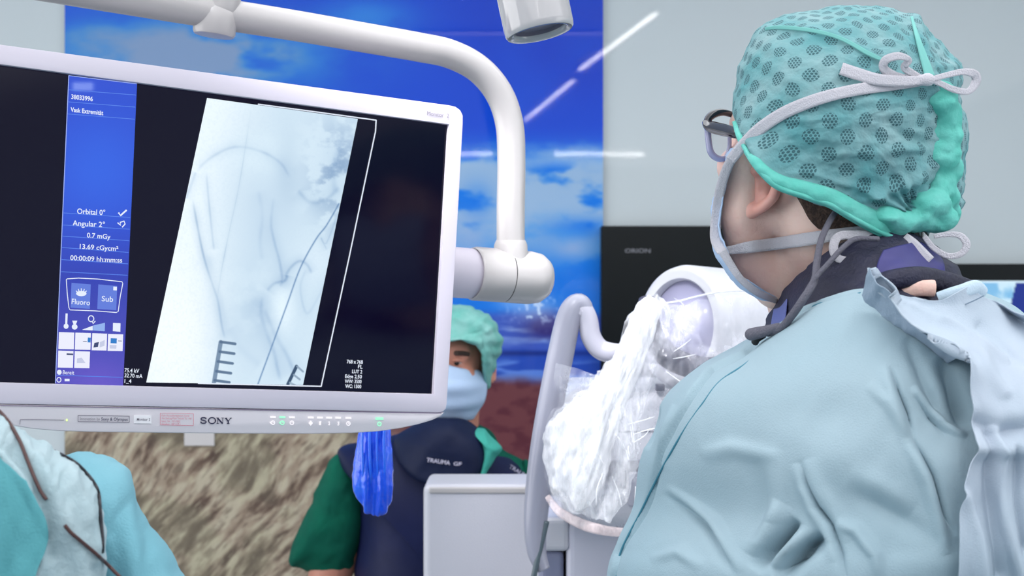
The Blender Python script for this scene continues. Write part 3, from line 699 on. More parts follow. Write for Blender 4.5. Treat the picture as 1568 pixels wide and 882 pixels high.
# ------------------------------------------------------------------ person in the background
D2 = 2.9
def person_hand(wr, dirv, side, sgn, s=1.0):
    """palm, four unequal bent fingers and a thumb, as limbs for prims"""
    d = Vector(dirv).normalized(); sd = Vector(side).normalized(); n = d.cross(sd).normalized(); out = []
    wr = Vector(wr); out.append(('c', wr, .024 * s, wr + d * .05 * s, .026 * s))
    for k_ in (-1.5, -.5, .5, 1.5):
        out.append(('c', wr + d * .03 + sd * k_ * .013, .015 * s, wr + d * .085 + sd * k_ * .019, .0115 * s))
        L = (.9, 1.05, 1.0, .78)[int(k_ + 1.5)] if sgn > 0 else (.78, 1.0, 1.05, .9)[int(k_ + 1.5)]
        a_ = wr + d * .088 + sd * k_ * .0205; b_ = a_ + (d * .9 + n * .3).normalized() * .042 * L; c_ = b_ + (d * .6 + n * .75).normalized() * .027 * L; e_ = c_ + (d * .3 + n * .9).normalized() * .02 * L
        out += [('c', a_, .0095, b_, .0088), ('c', b_, .0086, c_, .0080), ('c', c_, .0078, e_, .0068)]
    t0 = wr + d * .03 + sd * sgn * .026; t1 = t0 + (d * .5 + sd * sgn * .8).normalized() * .038; t2 = t1 + (d * .9 + sd * sgn * .2 + n * .3).normalized() * .030
    out += [('c', t0, .013, t1, .0105), ('c', t1, .010, t2, .0085)]
    return out
def head_prims(H, Fv, Uv, s=1.0, ear=True):
    """cranium, brow, cheeks, nose, jaw, lips and ears about a head centre H facing Fv"""
    Fv = Vector(Fv).normalized(); Uv = Vector(Uv); Uv = (Uv - Fv * Uv.dot(Fv)).normalized(); L = Uv.cross(Fv)   # L = the head's left
    R = Matrix((Fv, L, Uv)).transposed()
    q = lambda f, l, u: Vector(H) + (Fv * f + L * l + Uv * u) * s
    o = [('e', q(-.008, 0, .012), (.098 * s, .077 * s, .092 * s), R), ('e', q(.032, 0, -.035), (.062 * s, .066 * s, .085 * s), R),
         ('e', q(.066, 0, .02), (.028 * s, .058 * s, .03 * s), R), ('e', q(.062, 0, -.088), (.034 * s, .042 * s, .03 * s), R),
         ('c', q(.088, 0, .008), .009 * s, q(.106, 0, -.036), .0135 * s), ('e', q(.098, 0, -.040), (.012 * s, .018 * s, .009 * s), R),
         ('c', q(.086, -.018, -.066), .0075 * s, q(.086, .018, -.066), .0075 * s), ('c', q(.085, -.016, -.075), .008 * s, q(.085, .016, -.075), .008 * s)]
    for sg in (-1, 1):
        o += [('e', q(.066, sg * .040, -.03), (.026 * s, .026 * s, .022 * s), R), ('c', q(-.002, sg * .058, -.07), .016 * s, q(.062, sg * .026, -.095), .018 * s),
              ('c', q(.085, sg * .016, .012), .0085 * s, q(.074, sg * .05, .012), .008 * s), ('e', q(.080, sg * .031, -.006), (.012 * s, .014 * s, .010 * s), R)]
        if ear:
            E = [q(-.004 + .02 * math.cos(t) * 1.0 - .008, sg * (.082 + .008 * (1 - math.cos(t)) * .5), -.018 + .032 * math.sin(t)) for t in np.linspace(math.radians(35), math.radians(270), 8)]
            for a_, b_ in zip(E[:-1], E[1:]): o.append(('c', a_, .0058 * s, b_, .0058 * s))
            o += [('e', q(-.010, sg * .079, -.045), (.009 * s, .006 * s, .011 * s), R), ('e', q(-.008, sg * .074, -.02), (.017 * s, .006 * s, .026 * s), R)]
    return o, q
p2 = empty('person', (P(690, 0, D2).x, D2, 0), 'person in green scrubs, navy lead apron, cap and mask standing behind the monitor', 'person')
H2 = P(690, 548, D2); f2 = Vector((-.16, -1, -.04))
hp, q2 = head_prims(H2, f2, (0, 0, 1), .98)
sh = lambda px, py, d=D2: P(px, py, d)
Z = lambda x, y, z: Vector((x, y, z))
cx2 = P(683, 0, D2 + .03).x
bp2 = hp + [('c', q2(-.02, 0, -.06), .058, sh(683, 690, D2 + .04), .066),
    ('e', Z(cx2, D2 + .05, 1.12), (.185, .11, .22)), ('e', Z(cx2, D2 + .05, .92), (.165, .11, .16)),
    ('c', sh(570, 722, D2 + .04), .055, sh(780, 745, D2 + .04), .050), ('c', sh(683, 670, D2 + .03), .06, sh(683, 760, D2 + .04), .12),
    ('c', sh(552, 735, D2 + .03), .055, sh(505, 880, D2 + .02), .045), ('c', sh(505, 880, D2 + .02), .043, Z(P(505, 0, D2).x - .06, D2 - .02, .86), .028),
    ('c', sh(800, 765, D2 + .03), .050, sh(850, 890, D2 + .02), .045), ('c', sh(850, 890, D2 + .02), .043, Z(P(850, 0, D2).x + .02, D2 - .02, .86), .028)]
bp2 += person_hand(Z(P(505, 0, D2).x - .06, D2 - .02, .86), (-.1, -.15, -1), (.2, -1, 0), 1) + person_hand(Z(P(850, 0, D2).x + .02, D2 - .02, .86), (.05, -.15, -1), (.2, 1, 0), 1)
for sg in (-1, 1):
    hx = cx2 + sg * .095
    bp2 += [('c', Z(hx, D2 + .05, .84), .095, Z(hx, D2 + .04, .48), .062), ('c', Z(hx, D2 + .04, .48), .058, Z(hx, D2 + .08, .10), .038), ('c', Z(hx, D2 + .07, .05), .045, Z(hx + sg * .02, D2 - .09, .035), .034)]
b2 = prims(bp2, .0065, 5)
put('body', b2, M['skin_tan'], p2)
m_green = mat('scrub_green', (6, 92, 72), .9, spec=.2, bump=(350, .3), mottle=(14, (5, 78, 64), .35, .7))
m_navy = mat('lead_navy', (14, 22, 66), .55, spec=.25, bump=(30, .3), mottle=(8, (10, 16, 52), .35, .7))
m_navd = mat('collar_navy', (8, 20, 54), .6, spec=.25, bump=(40, .25))
tb2 = bvh(b2)
# hair, eyes
for sg in (-1, 1):
    e = lathe([(.0, .0115), (.006, .0098), (.0105, .0045), (.0118, 0), (.0095, -.006)][::-1], q2(.0790, sg * .031, -.002), f2, 20)
    ey = put('eye', e, mat('eye_white', (165, 148, 142), .3), p2)
    put('iris', lathe([(.0055, .0), (.0052, .0008), (.001, .0012)], q2(.0790, sg * .031, -.002) + f2.normalized() * .0105, f2, 16), mat('iris', (48, 40, 38), .2), ey)
    put('eyelid', tube([(*q2(.084, sg * .019, -.001), .003), (*q2(.0895, sg * .031, .004), .0042), (*q2(.082, sg * .043, .000), .003)], .004, world=True, seg=10), M['skin_tan'], p2)
    br = [q2(.095 - .018 * abs(t) , sg * (.034 + .02 * t), .014 + .004 * (1 - t * t)) for t in np.linspace(-1, 1, 7)]
    put('eyebrow', tube([(*v, .0048) for v in br], .003, world=True, seg=8, flat=.6), mat('brow_hair', (60, 42, 36), .8), p2)
m_cap2 = mat('cap_green', (104, 176, 166), .85, bump=(60, .7), mottle=(26, (136, 190, 184), .35, .7))
def cap2_disp(X, Y, W):
    a_ = np.arctan2(Y - 530, X - 690); return .0022 * np.sin(a_ * 22 + 7 * fbm(X / 30, Y / 30, 2, 3)) * sstep(25, 90, np.hypot(X - 690, Y - 530)) + (fbm(X / 22, Y / 22, 3, 61) - .5) * .014
cap2 = inflate([(622, 520, D2 - .075), (628, 490), (650, 470), (680, 463), (715, 466), (742, 479), (762, 502), (768, 524), (764, 548), (757, 566), (754, 588), (746, 597), (739, 590), (738, 568, D2 - .03), (737, 548, D2 - .05), (731, 530, D2 - .075), (713, 523, D2 - .09), (690, 522, D2 - .1), (655, 526, D2 - .095)], D2 + .02, .125, p=2.6, centre=(740, 505), disp=cap2_disp, Tb=.11)
put('surgical_cap', cap2, m_cap2, p2)
# mask in the head's own frame
def mask_shell(q, rows, m_, name, parent, su=8, sv=6, disp=None):
    W = np.array([[tuple(q(*c)) for c in r] for r in rows])
    g = np.array([catmull(r, su) for r in W]); g = catmull(g, sv)
    if disp is not None:
        v, u = np.meshgrid(np.linspace(0, 1, g.shape[0]), np.linspace(0, 1, g.shape[1]), indexing='ij')
        N = gridnormals(g); g = g + N * disp(u, v)[..., None]
    return put(name, solidify(grid_mesh(g), .0015), m_, parent)
rows = []
for u_, f0, wd in ((-.006, .106, .058), (-.026, .122, .070), (-.055, .125, .075), (-.082, .115, .071), (-.104, .100, .058), (-.122, .075, .046)):
    r_ = []
    for t in (-1, -.7, -.35, 0, .35, .7, 1):
        r_.append((f0 - (f0 - .036) * abs(t) ** 3.4, t * (wd + .007), u_ + (.006 - .022 * abs(t) if u_ > -.02 else (-.008 * abs(t) if u_ > -.04 else 0))))
    rows.append(r_)
pleat = lambda u, v: .0022 * np.sin(v * math.pi * 7) * (1 - np.abs(2 * u - 1) ** 3)
mk2 = mask_shell(q2, rows, M['maskm'], 'surgical_mask', p2, disp=pleat)
for sg in (-1, 1):
    put('ear_loop', tube([(*q2(.03, sg * .074, -.045), .0022), (*q2(.005, sg * .083, -.03), .002), (*q2(-.02, sg * .092, .0), .002)], .002, world=True, seg=8), M['tape'], mk2)
# scrub shirt, sleeves, lead apron, collar
def soft(a_, s_=60, seed=1): return lambda X, Y, W: (fbm(X / s_, Y / s_, 4, seed) - .5) * a_
put('scrub_shirt', inflate([(548, 700), (600, 672), (655, 648), (690, 640), (728, 650), (752, 662), (768, 688), (798, 704), (818, 720), (820, 800), (800, 960), (790, 1110), (570, 1110), (560, 960), (548, 800)], D2 + .05, .145, p=3.2, centre=(683, 850), disp=soft(.01)), m_green, p2)
put('sleeve', inflate([(509, 697), (524, 694), (548, 702), (566, 740), (560, 800), (548, 860), (533, 884), (500, 886), (462, 872), (443, 862), (455, 820), (470, 790), (485, 750), (498, 715)], D2 + .02, .075, p=2.6, disp=soft(.02, 40, 5)), m_green, p2)
put('sleeve', inflate([(800, 702), (822, 712), (842, 740), (870, 800), (900, 860), (892, 900), (840, 915), (812, 890), (800, 800), (795, 740)], D2 + .02, .07, p=2.6, disp=soft(.015, 40, 6)), m_green, p2)
ap_ = inflate([(517, 693), (527, 683), (560, 676), (600, 668), (640, 655), (690, 655), (735, 668), (760, 690), (790, 704), (815, 735), (812, 800), (812, 960), (825, 1200), (830, 1400), (540, 1400), (535, 1200), (545, 960), (540, 880), (548, 800), (542, 735), (520, 712)], D2 + .04, .185, p=4.0, centre=(683, 900), disp=soft(.012, 90, 8), Tb=.15)
put('lead_apron', ap_, m_navy, p2)
put('scrub_collar', inflate([(722, 660, D2 - .10), (740, 656, D2 - .07), (752, 668, D2 - .08), (769, 686, D2 - .09), (758, 704, D2 - .11), (746, 722, D2 - .13), (736, 732, D2 - .14), (742, 700, D2 - .13), (736, 678, D2 - .12)], D2 - .12, .022, centre=(748, 690), disp=soft(.006, 20, 3)), mat('scrub_teal', (60, 165, 150), .85), p2)
cl2 = inflate([(604, 672, D2 - .05), (625, 655, D2 - .06), (650, 642, D2 - .08), (690, 640, D2 - .10), (722, 648, D2 - .07), (740, 668, D2 - .09), (747, 695, D2 - .11), (738, 722, D2 - .13), (712, 740, D2 - .15), (680, 745, D2 - .155), (645, 740, D2 - .15), (620, 720, D2 - .13), (606, 698, D2 - .09)], D2 - .12, .045, p=3, centre=(680, 695), disp=soft(.006, 40, 4))
put('thyroid_collar', cl2, m_navd, p2)
tA = bvh(ap_, cl2)
def p2text(s, x0, y0, x1, y1, cap):
    d0 = cast(tA, x0, y0, .006, D2 - .17); d1 = cast(tA, x1, y1, .006, D2 - .17); mn = min(d0, d1)
    O = P(x0, y0, mn); E = P(x1, y1, mn); X_ = (E - O).normalized(); Y_ = Vector((-X_.z, 0, X_.x))
    return text_at(s, O, X_, Y_, Vector((0, -1, 0)), (E - O).length, cap / F * mn, bold=.02)
put('printed_name', join_meshes([p2text('TRAUMA', 653, 707, 689, 712, 6.5), p2text('GF', 694.5, 712.5, 707, 713, 5.5)]), mat('print_white', (200, 195, 215), .7), p2, False)
put('printed_name', p2text('TRAUMA', 779, 716, 810, 735, 6.0), mat('print_white2', (200, 195, 215), .7), p2, False)

# blue plastic sheath hanging from the back of the monitor arm
BD = 1.98
bs = empty('plastic_sheath', P(575, 560, BD), 'bright blue crinkled plastic sheath hanging below the monitor', 'plastic sheath')
def bsd(X, Y, W): return .010 * (fbm(X / 8.0, Y / 90, 2, 71) - .5) + .004 * (fbm(X / 14, Y / 18, 3, 72) - .5)
put('bag', inflate([(553, 600), (570, 596), (590, 600), (598, 640), (602, 680), (604, 720), (602, 755), (594, 778), (582, 790), (568, 790), (555, 778), (546, 755), (542, 725), (543, 690), (549, 640)], BD, .02, p=2.6, disp=bsd, K=40, sub=10), mat('blue_plastic', (10, 84, 246), .22, bump=(120, .5), mottle=(40, (30, 110, 255), .45, .7), coat=.6), bs)
for k_ in range(4):
    x_ = 555 + k_ * 11
    put('fold', tube([(x_ + 4, 610, BD - .012), (x_, 670, BD - .020), (x_ + 1, 715, BD - .019), (x_ + 2, 745, BD - .010)], .0018 + .0004 * (k_ % 2), seg=8), mat('blue_plastic_fold', (30, 110, 255), .2, coat=.5), bs)
put('hanging_cord', tube([(575, 605, BD), (578, 520, BD), (585, 440, BD), (640, 420, 1.87), (700, 422, 1.83)], .004, seg=10), M['dark'], bs)

# white equipment cabinet
CB = 2.44; c0, c1 = P(648, 742, CB), P(905, 742, CB)
cab = empty('equipment_cabinet', ((c0.x + c1.x) / 2, 2.52, 0), 'pale grey equipment cabinet with rounded top in front of the navy apron', 'cabinet')
put('body', box(c0.x, c1.x, CB, CB + .15, .09, c0.z, .012, 4), mat('cabinet_grey', (196, 195, 204), .45, bump=(500, .2)), cab, False)
put('top_trim', box(c0.x + .010, c1.x, CB - .003, CB + .005, P(0, 756, CB).z, P(0, 746, CB).z, .003), M['enamel'], cab, False)
put('plinth', box(c0.x + .02, c1.x - .02, CB + .01, CB + .14, 0.0, .092, .004), M['dark'], cab, False)

# ------------------------------------------------------------------ x-ray machine under a clear plastic drape
XD = 2.12
xr = empty('x_ray_machine', (P(1010, 0, XD).x, XD + .1, 0), 'large white x-ray machine with round head and handle beside the gowned surgeon', 'x-ray machine')
m_xw = mat('machine_white', (200, 200, 208), .35, coat=.2); m_xg = mat('machine_grey', (66, 64, 82), .4); m_xl = mat('machine_lavender', (176, 174, 205), .3)
fa = Vector((-.78, -.60, .06)).normalized(); fc = P(1038, 500, XD - .02); rh = .092
put('round_head', autosmooth(lathe([(rh, -.34), (rh, -.012), (rh - .003, -.003), (rh - .010, 0), (rh - .020, -.001), (rh - .023, -.006), (rh - .024, -.03)], fc, fa, 72), 50), m_xw, xr)
put('head_recess', lathe([(rh - .0235, -.012), (rh - .03, -.03), (.05, -.045), (.01, -.05)], fc, fa, 48), m_xl, xr)
b_ax = fa.orthogonal()
ex = Vector((0, 0, 1)); ex = (ex - fa * ex.dot(fa)).normalized(); ey = ex.cross(fa)
arcp = []
for t in np.linspace(math.radians(95), math.radians(210), 12):
    v = fc + fa * .006 + (ex * math.cos(t) + ey * -math.sin(t)) * (rh - .004); arcp.append((*v, .014))
put('head_bumper', tube([(996, 462, XD - .10), (992, 492, XD - .115), (1004, 524, XD - .12), (1034, 552, XD - .12), (1085, 565, XD - .10), (1160, 564, XD - .05), (1240, 568, XD)], .017, seg=20, flat=1.0), m_xg, xr)
put('neck', box(P(1050, 0, XD).x, P(1210, 0, XD).x, XD + .02, XD + .22, P(0, 640, XD).z, P(0, 500, XD).z, .03, 4), m_xw, xr)
f0 = XD - .03
put('generator_housing', box(P(862, 0, f0).x, P(1240, 0, f0).x, f0, XD + .28, P(0, 812, f0).z, P(0, 596, f0).z, .028, 5), m_xw, xr)
put('housing_seam', box(P(900, 0, f0).x, P(1230, 0, f0).x, f0 - .0012, f0 + .01, P(0, 661.5, f0).z, P(0, 660, f0).z), m_xg, xr, False)
put('grey_band', box(P(880, 0, f0).x, P(1238, 0, f0).x, f0 - .003, f0 + .02, P(0, 748, f0).z, P(0, 705, f0).z, .002), m_xg, xr, False)
put('access_panel', box(P(962, 0, f0).x, P(1040, 0, f0).x, f0 - .005, f0 + .01, P(0, 775, f0).z, P(0, 722, f0).z, .003), mat('panel_pale', (172, 172, 186), .4), xr, False)
put('socket', box(P(1004, 0, f0).x, P(1018, 0, f0).x, f0 - .003, f0 + .01, P(0, 599, f0).z, P(0, 588, f0).z, .002), m_xg, xr, False)
put('lower_column', box(P(868, 0, XD).x, P(1200, 0, XD).x, XD + .01, XD + .26, .16, P(0, 800, XD).z, .012), mat('column_grey', (190, 190, 204), .4), xr, False)
put('column_recess', box(P(828, 0, XD).x, P(864, 0, XD).x, XD + .02, XD + .2, .16, P(0, 848, XD).z, .008), mat('recess_blue_grey', (128, 132, 158), .5), xr, False)
put('column_shoulder', box(P(828, 0, XD).x, P(872, 0, XD).x, XD + .01, XD + .24, P(0, 847, XD).z, P(0, 795, XD).z, .008), m_xw, xr, False)
put('base', box(P(780, 0, XD).x, P(1300, 0, XD).x, XD - .12, XD + .30, .05, .17, .03, 4), m_xw, xr, False)
for wx in (810, 1270):
    for wy in (-.06, .24):
        put('castor', lathe([(.01, -.02), (.045, -.018), (.05, -.01), (.05, .01), (.045, .018), (.01, .02)], (P(wx, 0, XD).x, XD + wy, .05), (1, 0, 0), 28), M['dark'], xr)
# side frame: flat curved bar with the grab handle at its top
sfd = XD - .07
put('side_frame', tube([(898, 476, sfd, .012), (886, 466, sfd, .016), (872, 484, sfd, .018), (858, 545, sfd, .019), (845, 610, sfd, .019), (834, 680, sfd, .020), (825, 745, sfd, .019), (820, 800, sfd, .017), (822, 845, sfd, .014), (832, 872, sfd, .010)], .02, seg=24, sub=8), mat('frame_grey', (160, 160, 176), .3, coat=.2), xr)
put('grab_handle', tube([(884, 478, sfd), (892, 474, sfd), (900, 490, sfd), (905, 515, sfd), (918, 534, sfd), (940, 541, sfd), (975, 542, sfd + .02), (1010, 542, sfd + .06)], .0145, seg=24, sub=8), mat('handle_pale', (188, 186, 200), .3, coat=.2), xr)
put('frame_strut', tube([(837, 798, sfd - .01), (826, 845, sfd - .01), (816, 890, sfd - .01), (806, 960, sfd), (800, 1300, sfd + .05)], .0042, seg=12), mat('strut_green_grey', (86, 100, 108), .4), xr)
# clear plastic drape over the machine --------------------------------------
def plastic(name, a_lo, a_hi, sc, col=(238, 238, 250)):
    m = bpy.data.materials.new(name); m.use_nodes = True; nt = m.node_tree; b = nt.nodes['Principled BSDF']
    b.inputs['Base Color'].default_value = (*lin(col), 1); b.inputs['Roughness'].default_value = .14; b.inputs['Specular IOR Level'].default_value = .8
    tc = nt.nodes.new('ShaderNodeTexCoord'); mp = nt.nodes.new('ShaderNodeMapping'); mp.inputs['Scale'].default_value = (sc[0], sc[1], sc[2])
    nt.links.new(tc.outputs['Object'], mp.inputs[0])
    n = nt.nodes.new('ShaderNodeTexNoise'); n.inputs['Scale'].default_value = 1; n.inputs['Detail'].default_value = 7; n.inputs['Roughness'].default_value = .6; n.inputs['Distortion'].default_value = .3
    nt.links.new(mp.outputs[0], n.inputs['Vector'])
    r = nt.nodes.new('ShaderNodeMapRange'); r.inputs['From Min'].default_value = .40; r.inputs['From Max'].default_value = .72
    r.inputs['To Min'].default_value = a_lo; r.inputs['To Max'].default_value = a_hi
    nt.links.new(n.outputs['Fac'], r.inputs['Value']); nt.links.new(r.outputs[0], b.inputs['Alpha'])
    bp = nt.nodes.new('ShaderNodeBump'); bp.inputs['Strength'].default_value = .35; bp.inputs['Distance'].default_value = .005
    nt.links.new(n.outputs['Fac'], bp.inputs['Height']); nt.links.new(bp.outputs[0], b.inputs['Normal'])
    return m
m_pl = plastic('clear_drape_plastic', .12, .55, (26, 20, 9)); m_pl2 = plastic('gathered_drape_plastic', .45, 1.0, (60, 45, 10), (252, 252, 255)); m_pl3 = plastic('loose_drape_plastic', .06, .7, (48, 40, 9), (250, 250, 255))
PD = XD - .15
dr = empty('plastic_drape', P(920, 640, PD), 'clear crinkled plastic drape hanging brightly lit over the x-ray machine', 'plastic drape')
def crk(X, Y, W):
    r_ = np.abs(fbm(X / 34, Y / 60, 4, 81) - .5) * 2
    return .020 * (fbm(X / 40, Y / 90, 3, 83) - .5) - .012 * r_ + .004 * (fbm(X / 6, Y / 22, 3, 85) - .5)
net = [
 [(982, 462, PD + .04), (992, 452, PD + .03), (1020, 463, PD + .01), (1060, 458, PD), (1110, 450, PD), (1160, 452, PD + .01), (1230, 450, PD + .05)],
 [(962, 490, PD + .03), (985, 490, PD + .01), (1020, 495, PD - .01), (1060, 495, PD - .02), (1110, 490, PD - .02), (1160, 490, PD), (1240, 490, PD + .04)],
 [(945, 525, PD + .03), (970, 530, PD + .0), (1010, 535, PD - .02), (1060, 540, PD - .03), (1110, 540, PD - .03), (1170, 540, PD - .01), (1245, 540, PD + .03)],
 [(920, 568, PD + .03), (950, 575, PD - .0), (1000, 580, PD - .02), (1050, 585, PD - .03), (1110, 585, PD - .03), (1170, 585, PD - .01), (1245, 590, PD + .03)],
 [(886, 604, PD + .04), (925, 612, PD - .01), (980, 620, PD + .01), (1040, 625, PD + .02), (1100, 625, PD + .02), (1170, 625, PD + .03), (1245, 625, PD + .05)],
 [(842, 632, PD + .06), (880, 645, PD - .01), (940, 655, PD + .01), (1000, 660, PD + .03), (1090, 660, PD + .04), (1170, 660, PD + .05), (1245, 660, PD + .06)],
 [(828, 668, PD + .08), (862, 690, PD - .0), (920, 700, PD - .01), (985, 705, PD + .02), (1080, 705, PD + .04), (1170, 705, PD + .05), (1245, 705, PD + .06)],
 [(830, 722, PD + .08), (860, 735, PD + .0), (915, 745, PD - .01), (980, 750, PD + .02), (1080, 750, PD + .04), (1170, 750, PD + .05), (1245, 750, PD + .06)],
 [(842, 768, PD + .08), (868, 778, PD + .02), (915, 788, PD + .01), (970, 795, PD + .03), (1080, 795, PD + .05), (1170, 795, PD + .05), (1245, 795, PD + .06)],
 [(862, 790, PD + .08), (885, 803, PD + .05), (920, 813, PD + .04), (965, 818, PD + .05), (1080, 820, PD + .06), (1170, 820, PD + .06), (1245, 820, PD + .07)]]
put('front_sheet', loft(net, 20, 16, disp=crk), m_pl, dr)
# gathered, many-layered fold running down the left edge
def crk2(X, Y, W): return .014 * (fbm((X + Y * .35) / 12, Y / 90, 4, 87) - .5) + .005 * (fbm(X / 22, Y / 40, 2, 88) - .5) - .005 * np.abs(fbm((X - Y * .2) / 16, Y / 34, 2, 89) - .5) * 2
put('gathered_fold', inflate([(985, 456), (1003, 452), (1014, 468), (1006, 500), (985, 560), (968, 600), (950, 650), (938, 700), (925, 745), (892, 785), (862, 755), (846, 705), (839, 660), (860, 626), (908, 594), (935, 558), (950, 522), (968, 478)], PD - .005, .022, p=2.2, disp=crk2, sub=10, K=36), m_pl2, dr)
put('loose_layer', inflate([(994, 454), (1012, 452), (1024, 470), (1020, 510), (1006, 570), (994, 620), (984, 670), (974, 720), (962, 770), (935, 800), (896, 795), (862, 775), (840, 745), (830, 700), (832, 660), (856, 624), (900, 588), (925, 556), (945, 520), (968, 478)], PD - .012, .030, p=2.2, sub=10, K=36,
    disp=lambda X, Y, W: .016 * (fbm((X + Y * .25) / 15, Y / 70, 4, 131) - .5) - .006 * np.abs(fbm((X - Y * .3) / 12, Y / 30, 2, 132) - .5) * 2), m_pl3, dr)
put('lower_hem', tube([(838, 760, PD + .05, .004), (855, 782, PD + .035, .006), (885, 800, PD + .02, .0075), (915, 810, PD + .01, .0075), (950, 815, PD + .02, .0065), (1010, 816, PD + .03, .006)], .006, seg=12, flat=.5), plastic('hem_plastic', .25, .7, (60, 60, 30), (255, 236, 236)), dr)
put('top_hem', tube([(1012, 465, PD - .0), (1040, 461, PD - .004), (1075, 452, PD - .006), (1110, 446, PD - .006), (1150, 445, PD - .002)], .0014, seg=8), m_pl2, dr)
def crk3(X, Y, W): return .012 * (fbm(X / 20, Y / 14, 4, 89) - .5)
put('side_flap', loft([[(851, 556, PD + .04), (880, 563, PD + .02), (905, 572, PD + .01), (928, 578, PD + .01)], [(848, 580, PD + .04), (872, 590, PD + .02), (893, 592, PD + .01), (912, 594, PD + .01)],
   [(856, 606, PD + .04), (866, 612, PD + .02), (878, 612, PD + .01), (890, 610, PD + .01)], [(852, 632, PD + .04), (858, 634, PD + .02), (864, 634, PD + .01), (870, 634, PD + .01)]], 14, 14, disp=crk3), m_pl, dr)
rnd = random.Random(5)
for k_ in range(26):   # sharp creases that catch the lamp
    if k_ < 12: x0, y0 = rnd.uniform(875, 975), rnd.uniform(640, 760); dx, dy = rnd.uniform(-12, 22), rnd.uniform(18, 50)
    elif k_ < 19: x0, y0 = rnd.uniform(1005, 1080), rnd.uniform(470, 600); dx, dy = rnd.uniform(-20, 40), rnd.uniform(-25, 28)
    else: x0, y0 = rnd.uniform(960, 1030), rnd.uniform(610, 690); dx, dy = rnd.uniform(15, 45), -rnd.uniform(8, 34)
    dd = PD - .035
    put('crease', tube([(x0, y0, dd, .0004), (x0 + dx * .5 + rnd.uniform(-4, 4), y0 + dy * .5, dd, .0007), (x0 + dx, y0 + dy, dd, .0003)], .001, sub=5, seg=6), m_pl2, dr)

# ------------------------------------------------------------------ the surgeon in the foreground
HD = 1.37
su_ = empty('person', (P(1330, 0, 1.4).x, 1.42, 0), 'surgeon seen from behind in light teal gown, perforated teal cap and black glasses', 'person')
H1 = P(1262, 226, HD); f1 = Vector((-.57, .80, .18)).normalized(); u1 = Vector((.10, -.10, 1))
hp1, q1 = head_prims(H1, f1, u1, 1.0, ear=False)
bp1 = hp1 + [('c', P(1140, 262, 1.345), .019, P(1134, 330, 1.345), .021), ('c', P(1134, 330, 1.345), .021, P(1150, 395, 1.365), .022), ('c', P(1150, 395, 1.365), .022, P(1195, 430, 1.38), .03), ('c', q1(-.03, 0, -.06), .064, P(1300, 480, 1.43), .066), ('c', q1(.015, 0, -.085), .05, P(1262, 470, 1.42), .055),
    ('c', P(1300, 480, 1.43), .064, P(1340, 600, 1.41), .085), ('c', P(1150, 690, 1.40), .065, P(1600, 660, 1.40), .065),
    ('e', P(1350, 760, 1.38), (.19, .11, .17)), ('e', Z(P(1350, 0, 1.38).x, 1.38, 1.25), (.17, .11, .2)), ('e', Z(P(1350, 0, 1.38).x, 1.38, 1.0), (.17, .12, .16))]
el, wl = Z(.17, 1.53, 1.20), Z(.06, 1.74, 1.12); er, wr_ = Z(.64, 1.55, 1.20), Z(.50, 1.78, 1.12)
for a_, e_, w_, sg in ((P(1120, 715, 1.40), el, wl, 1), (P(1640, 665, 1.40), er, wr_, -1)):
    bp1 += [('c', a_, .058, e_, .044), ('c', e_, .042, w_, .028)] + person_hand(w_, (-.3, 1, -.2), (1, .3, 0), sg)
bx = P(1350, 0, 1.38).x
for sg in (-1, 1):
    bp1 += [('c', Z(bx + sg * .095, 1.39, .92), .10, Z(bx + sg * .10, 1.38, .5), .065), ('c', Z(bx + sg * .10, 1.38, .5), .06, Z(bx + sg * .10, 1.42, .1), .04), ('c', Z(bx + sg * .10, 1.40, .05), .045, Z(bx + sg * .11, 1.56, .035), .034)]
b1 = prims(bp1, .0055, 6); tb1 = bvh(b1)
put('body', b1, M['skin'], su_)
# ear: lobe, rim and hollow, placed on the side of the head below the cap
ec = cast(tb1, 1165, 300, 0, 1.29)
ear_pr = [('e', P(1170, 285, ec + .002), (.010, .011, .022), Matrix.Rotation(math.radians(-24), 3, 'Y').inverted()), ]
rim = [(1156, 262, ec - .004), (1172, 252, ec - .014), (1188, 262, ec - .022), (1191, 283, ec - .024), (1184, 302, ec - .020), (1170, 316, ec - .012), (1156, 324, ec - .006), (1147, 328, ec - .004)]
for a_, b_ in zip(rim[:-1], rim[1:]): ear_pr.append(('c', P(*a_), .0052, P(*b_), .0052))
ear_pr += [('e', P(1151, 322, ec - .004), (.0075, .006, .0085)), ('c', P(1172, 300, ec - .002), .009, P(1160, 318, ec), .007), ('c', P(1158, 262, ec), .004, P(1162, 290, ec - .006), .003), ('c', P(1185, 280, ec), .009, P(1178, 300, ec), .008)]
put('ear', prims(ear_pr, .0018, 4), mat('ear_skin', (238, 176, 162), .45, sss=.25, mottle=(60, (228, 160, 148), .35, .7)), su_)
# short hair at the nape and in front of the ear
m_hair = mat('dark_hair', (62, 44, 38), .8, bump=(500, 1.0), mottle=(220, (98, 74, 62), .4, .7))
def patch(tree, rows, off, m_, name, parent, su=8, sv=8, thick=.0015, lift=None):
    g = catmull(np.array([catmull(np.array(r, float), su) for r in rows]), sv); out = np.zeros(g.shape[:2] + (3,)); last = 1.3
    for i in range(g.shape[0]):
        for j in range(g.shape[1]):
            z = cast(tree, g[i, j, 0], g[i, j, 1], off, None)
            if z is None: z = last
            last = z; l_ = lift(i / (g.shape[0] - 1), j / (g.shape[1] - 1)) if lift else 0
            out[i, j] = (g[i, j, 0], g[i, j, 1], z - l_)
    # soften steps
    for _ in range(3):
        d = out[..., 2]; d[1:-1, :] = (d[:-2, :] + 2 * d[1:-1, :] + d[2:, :]) / 4; d[:, 1:-1] = (d[:, :-2] + 2 * d[:, 1:-1] + d[:, 2:]) / 4
    return put(name, solidify(grid_mesh(toworld(out)), thick), m_, parent)
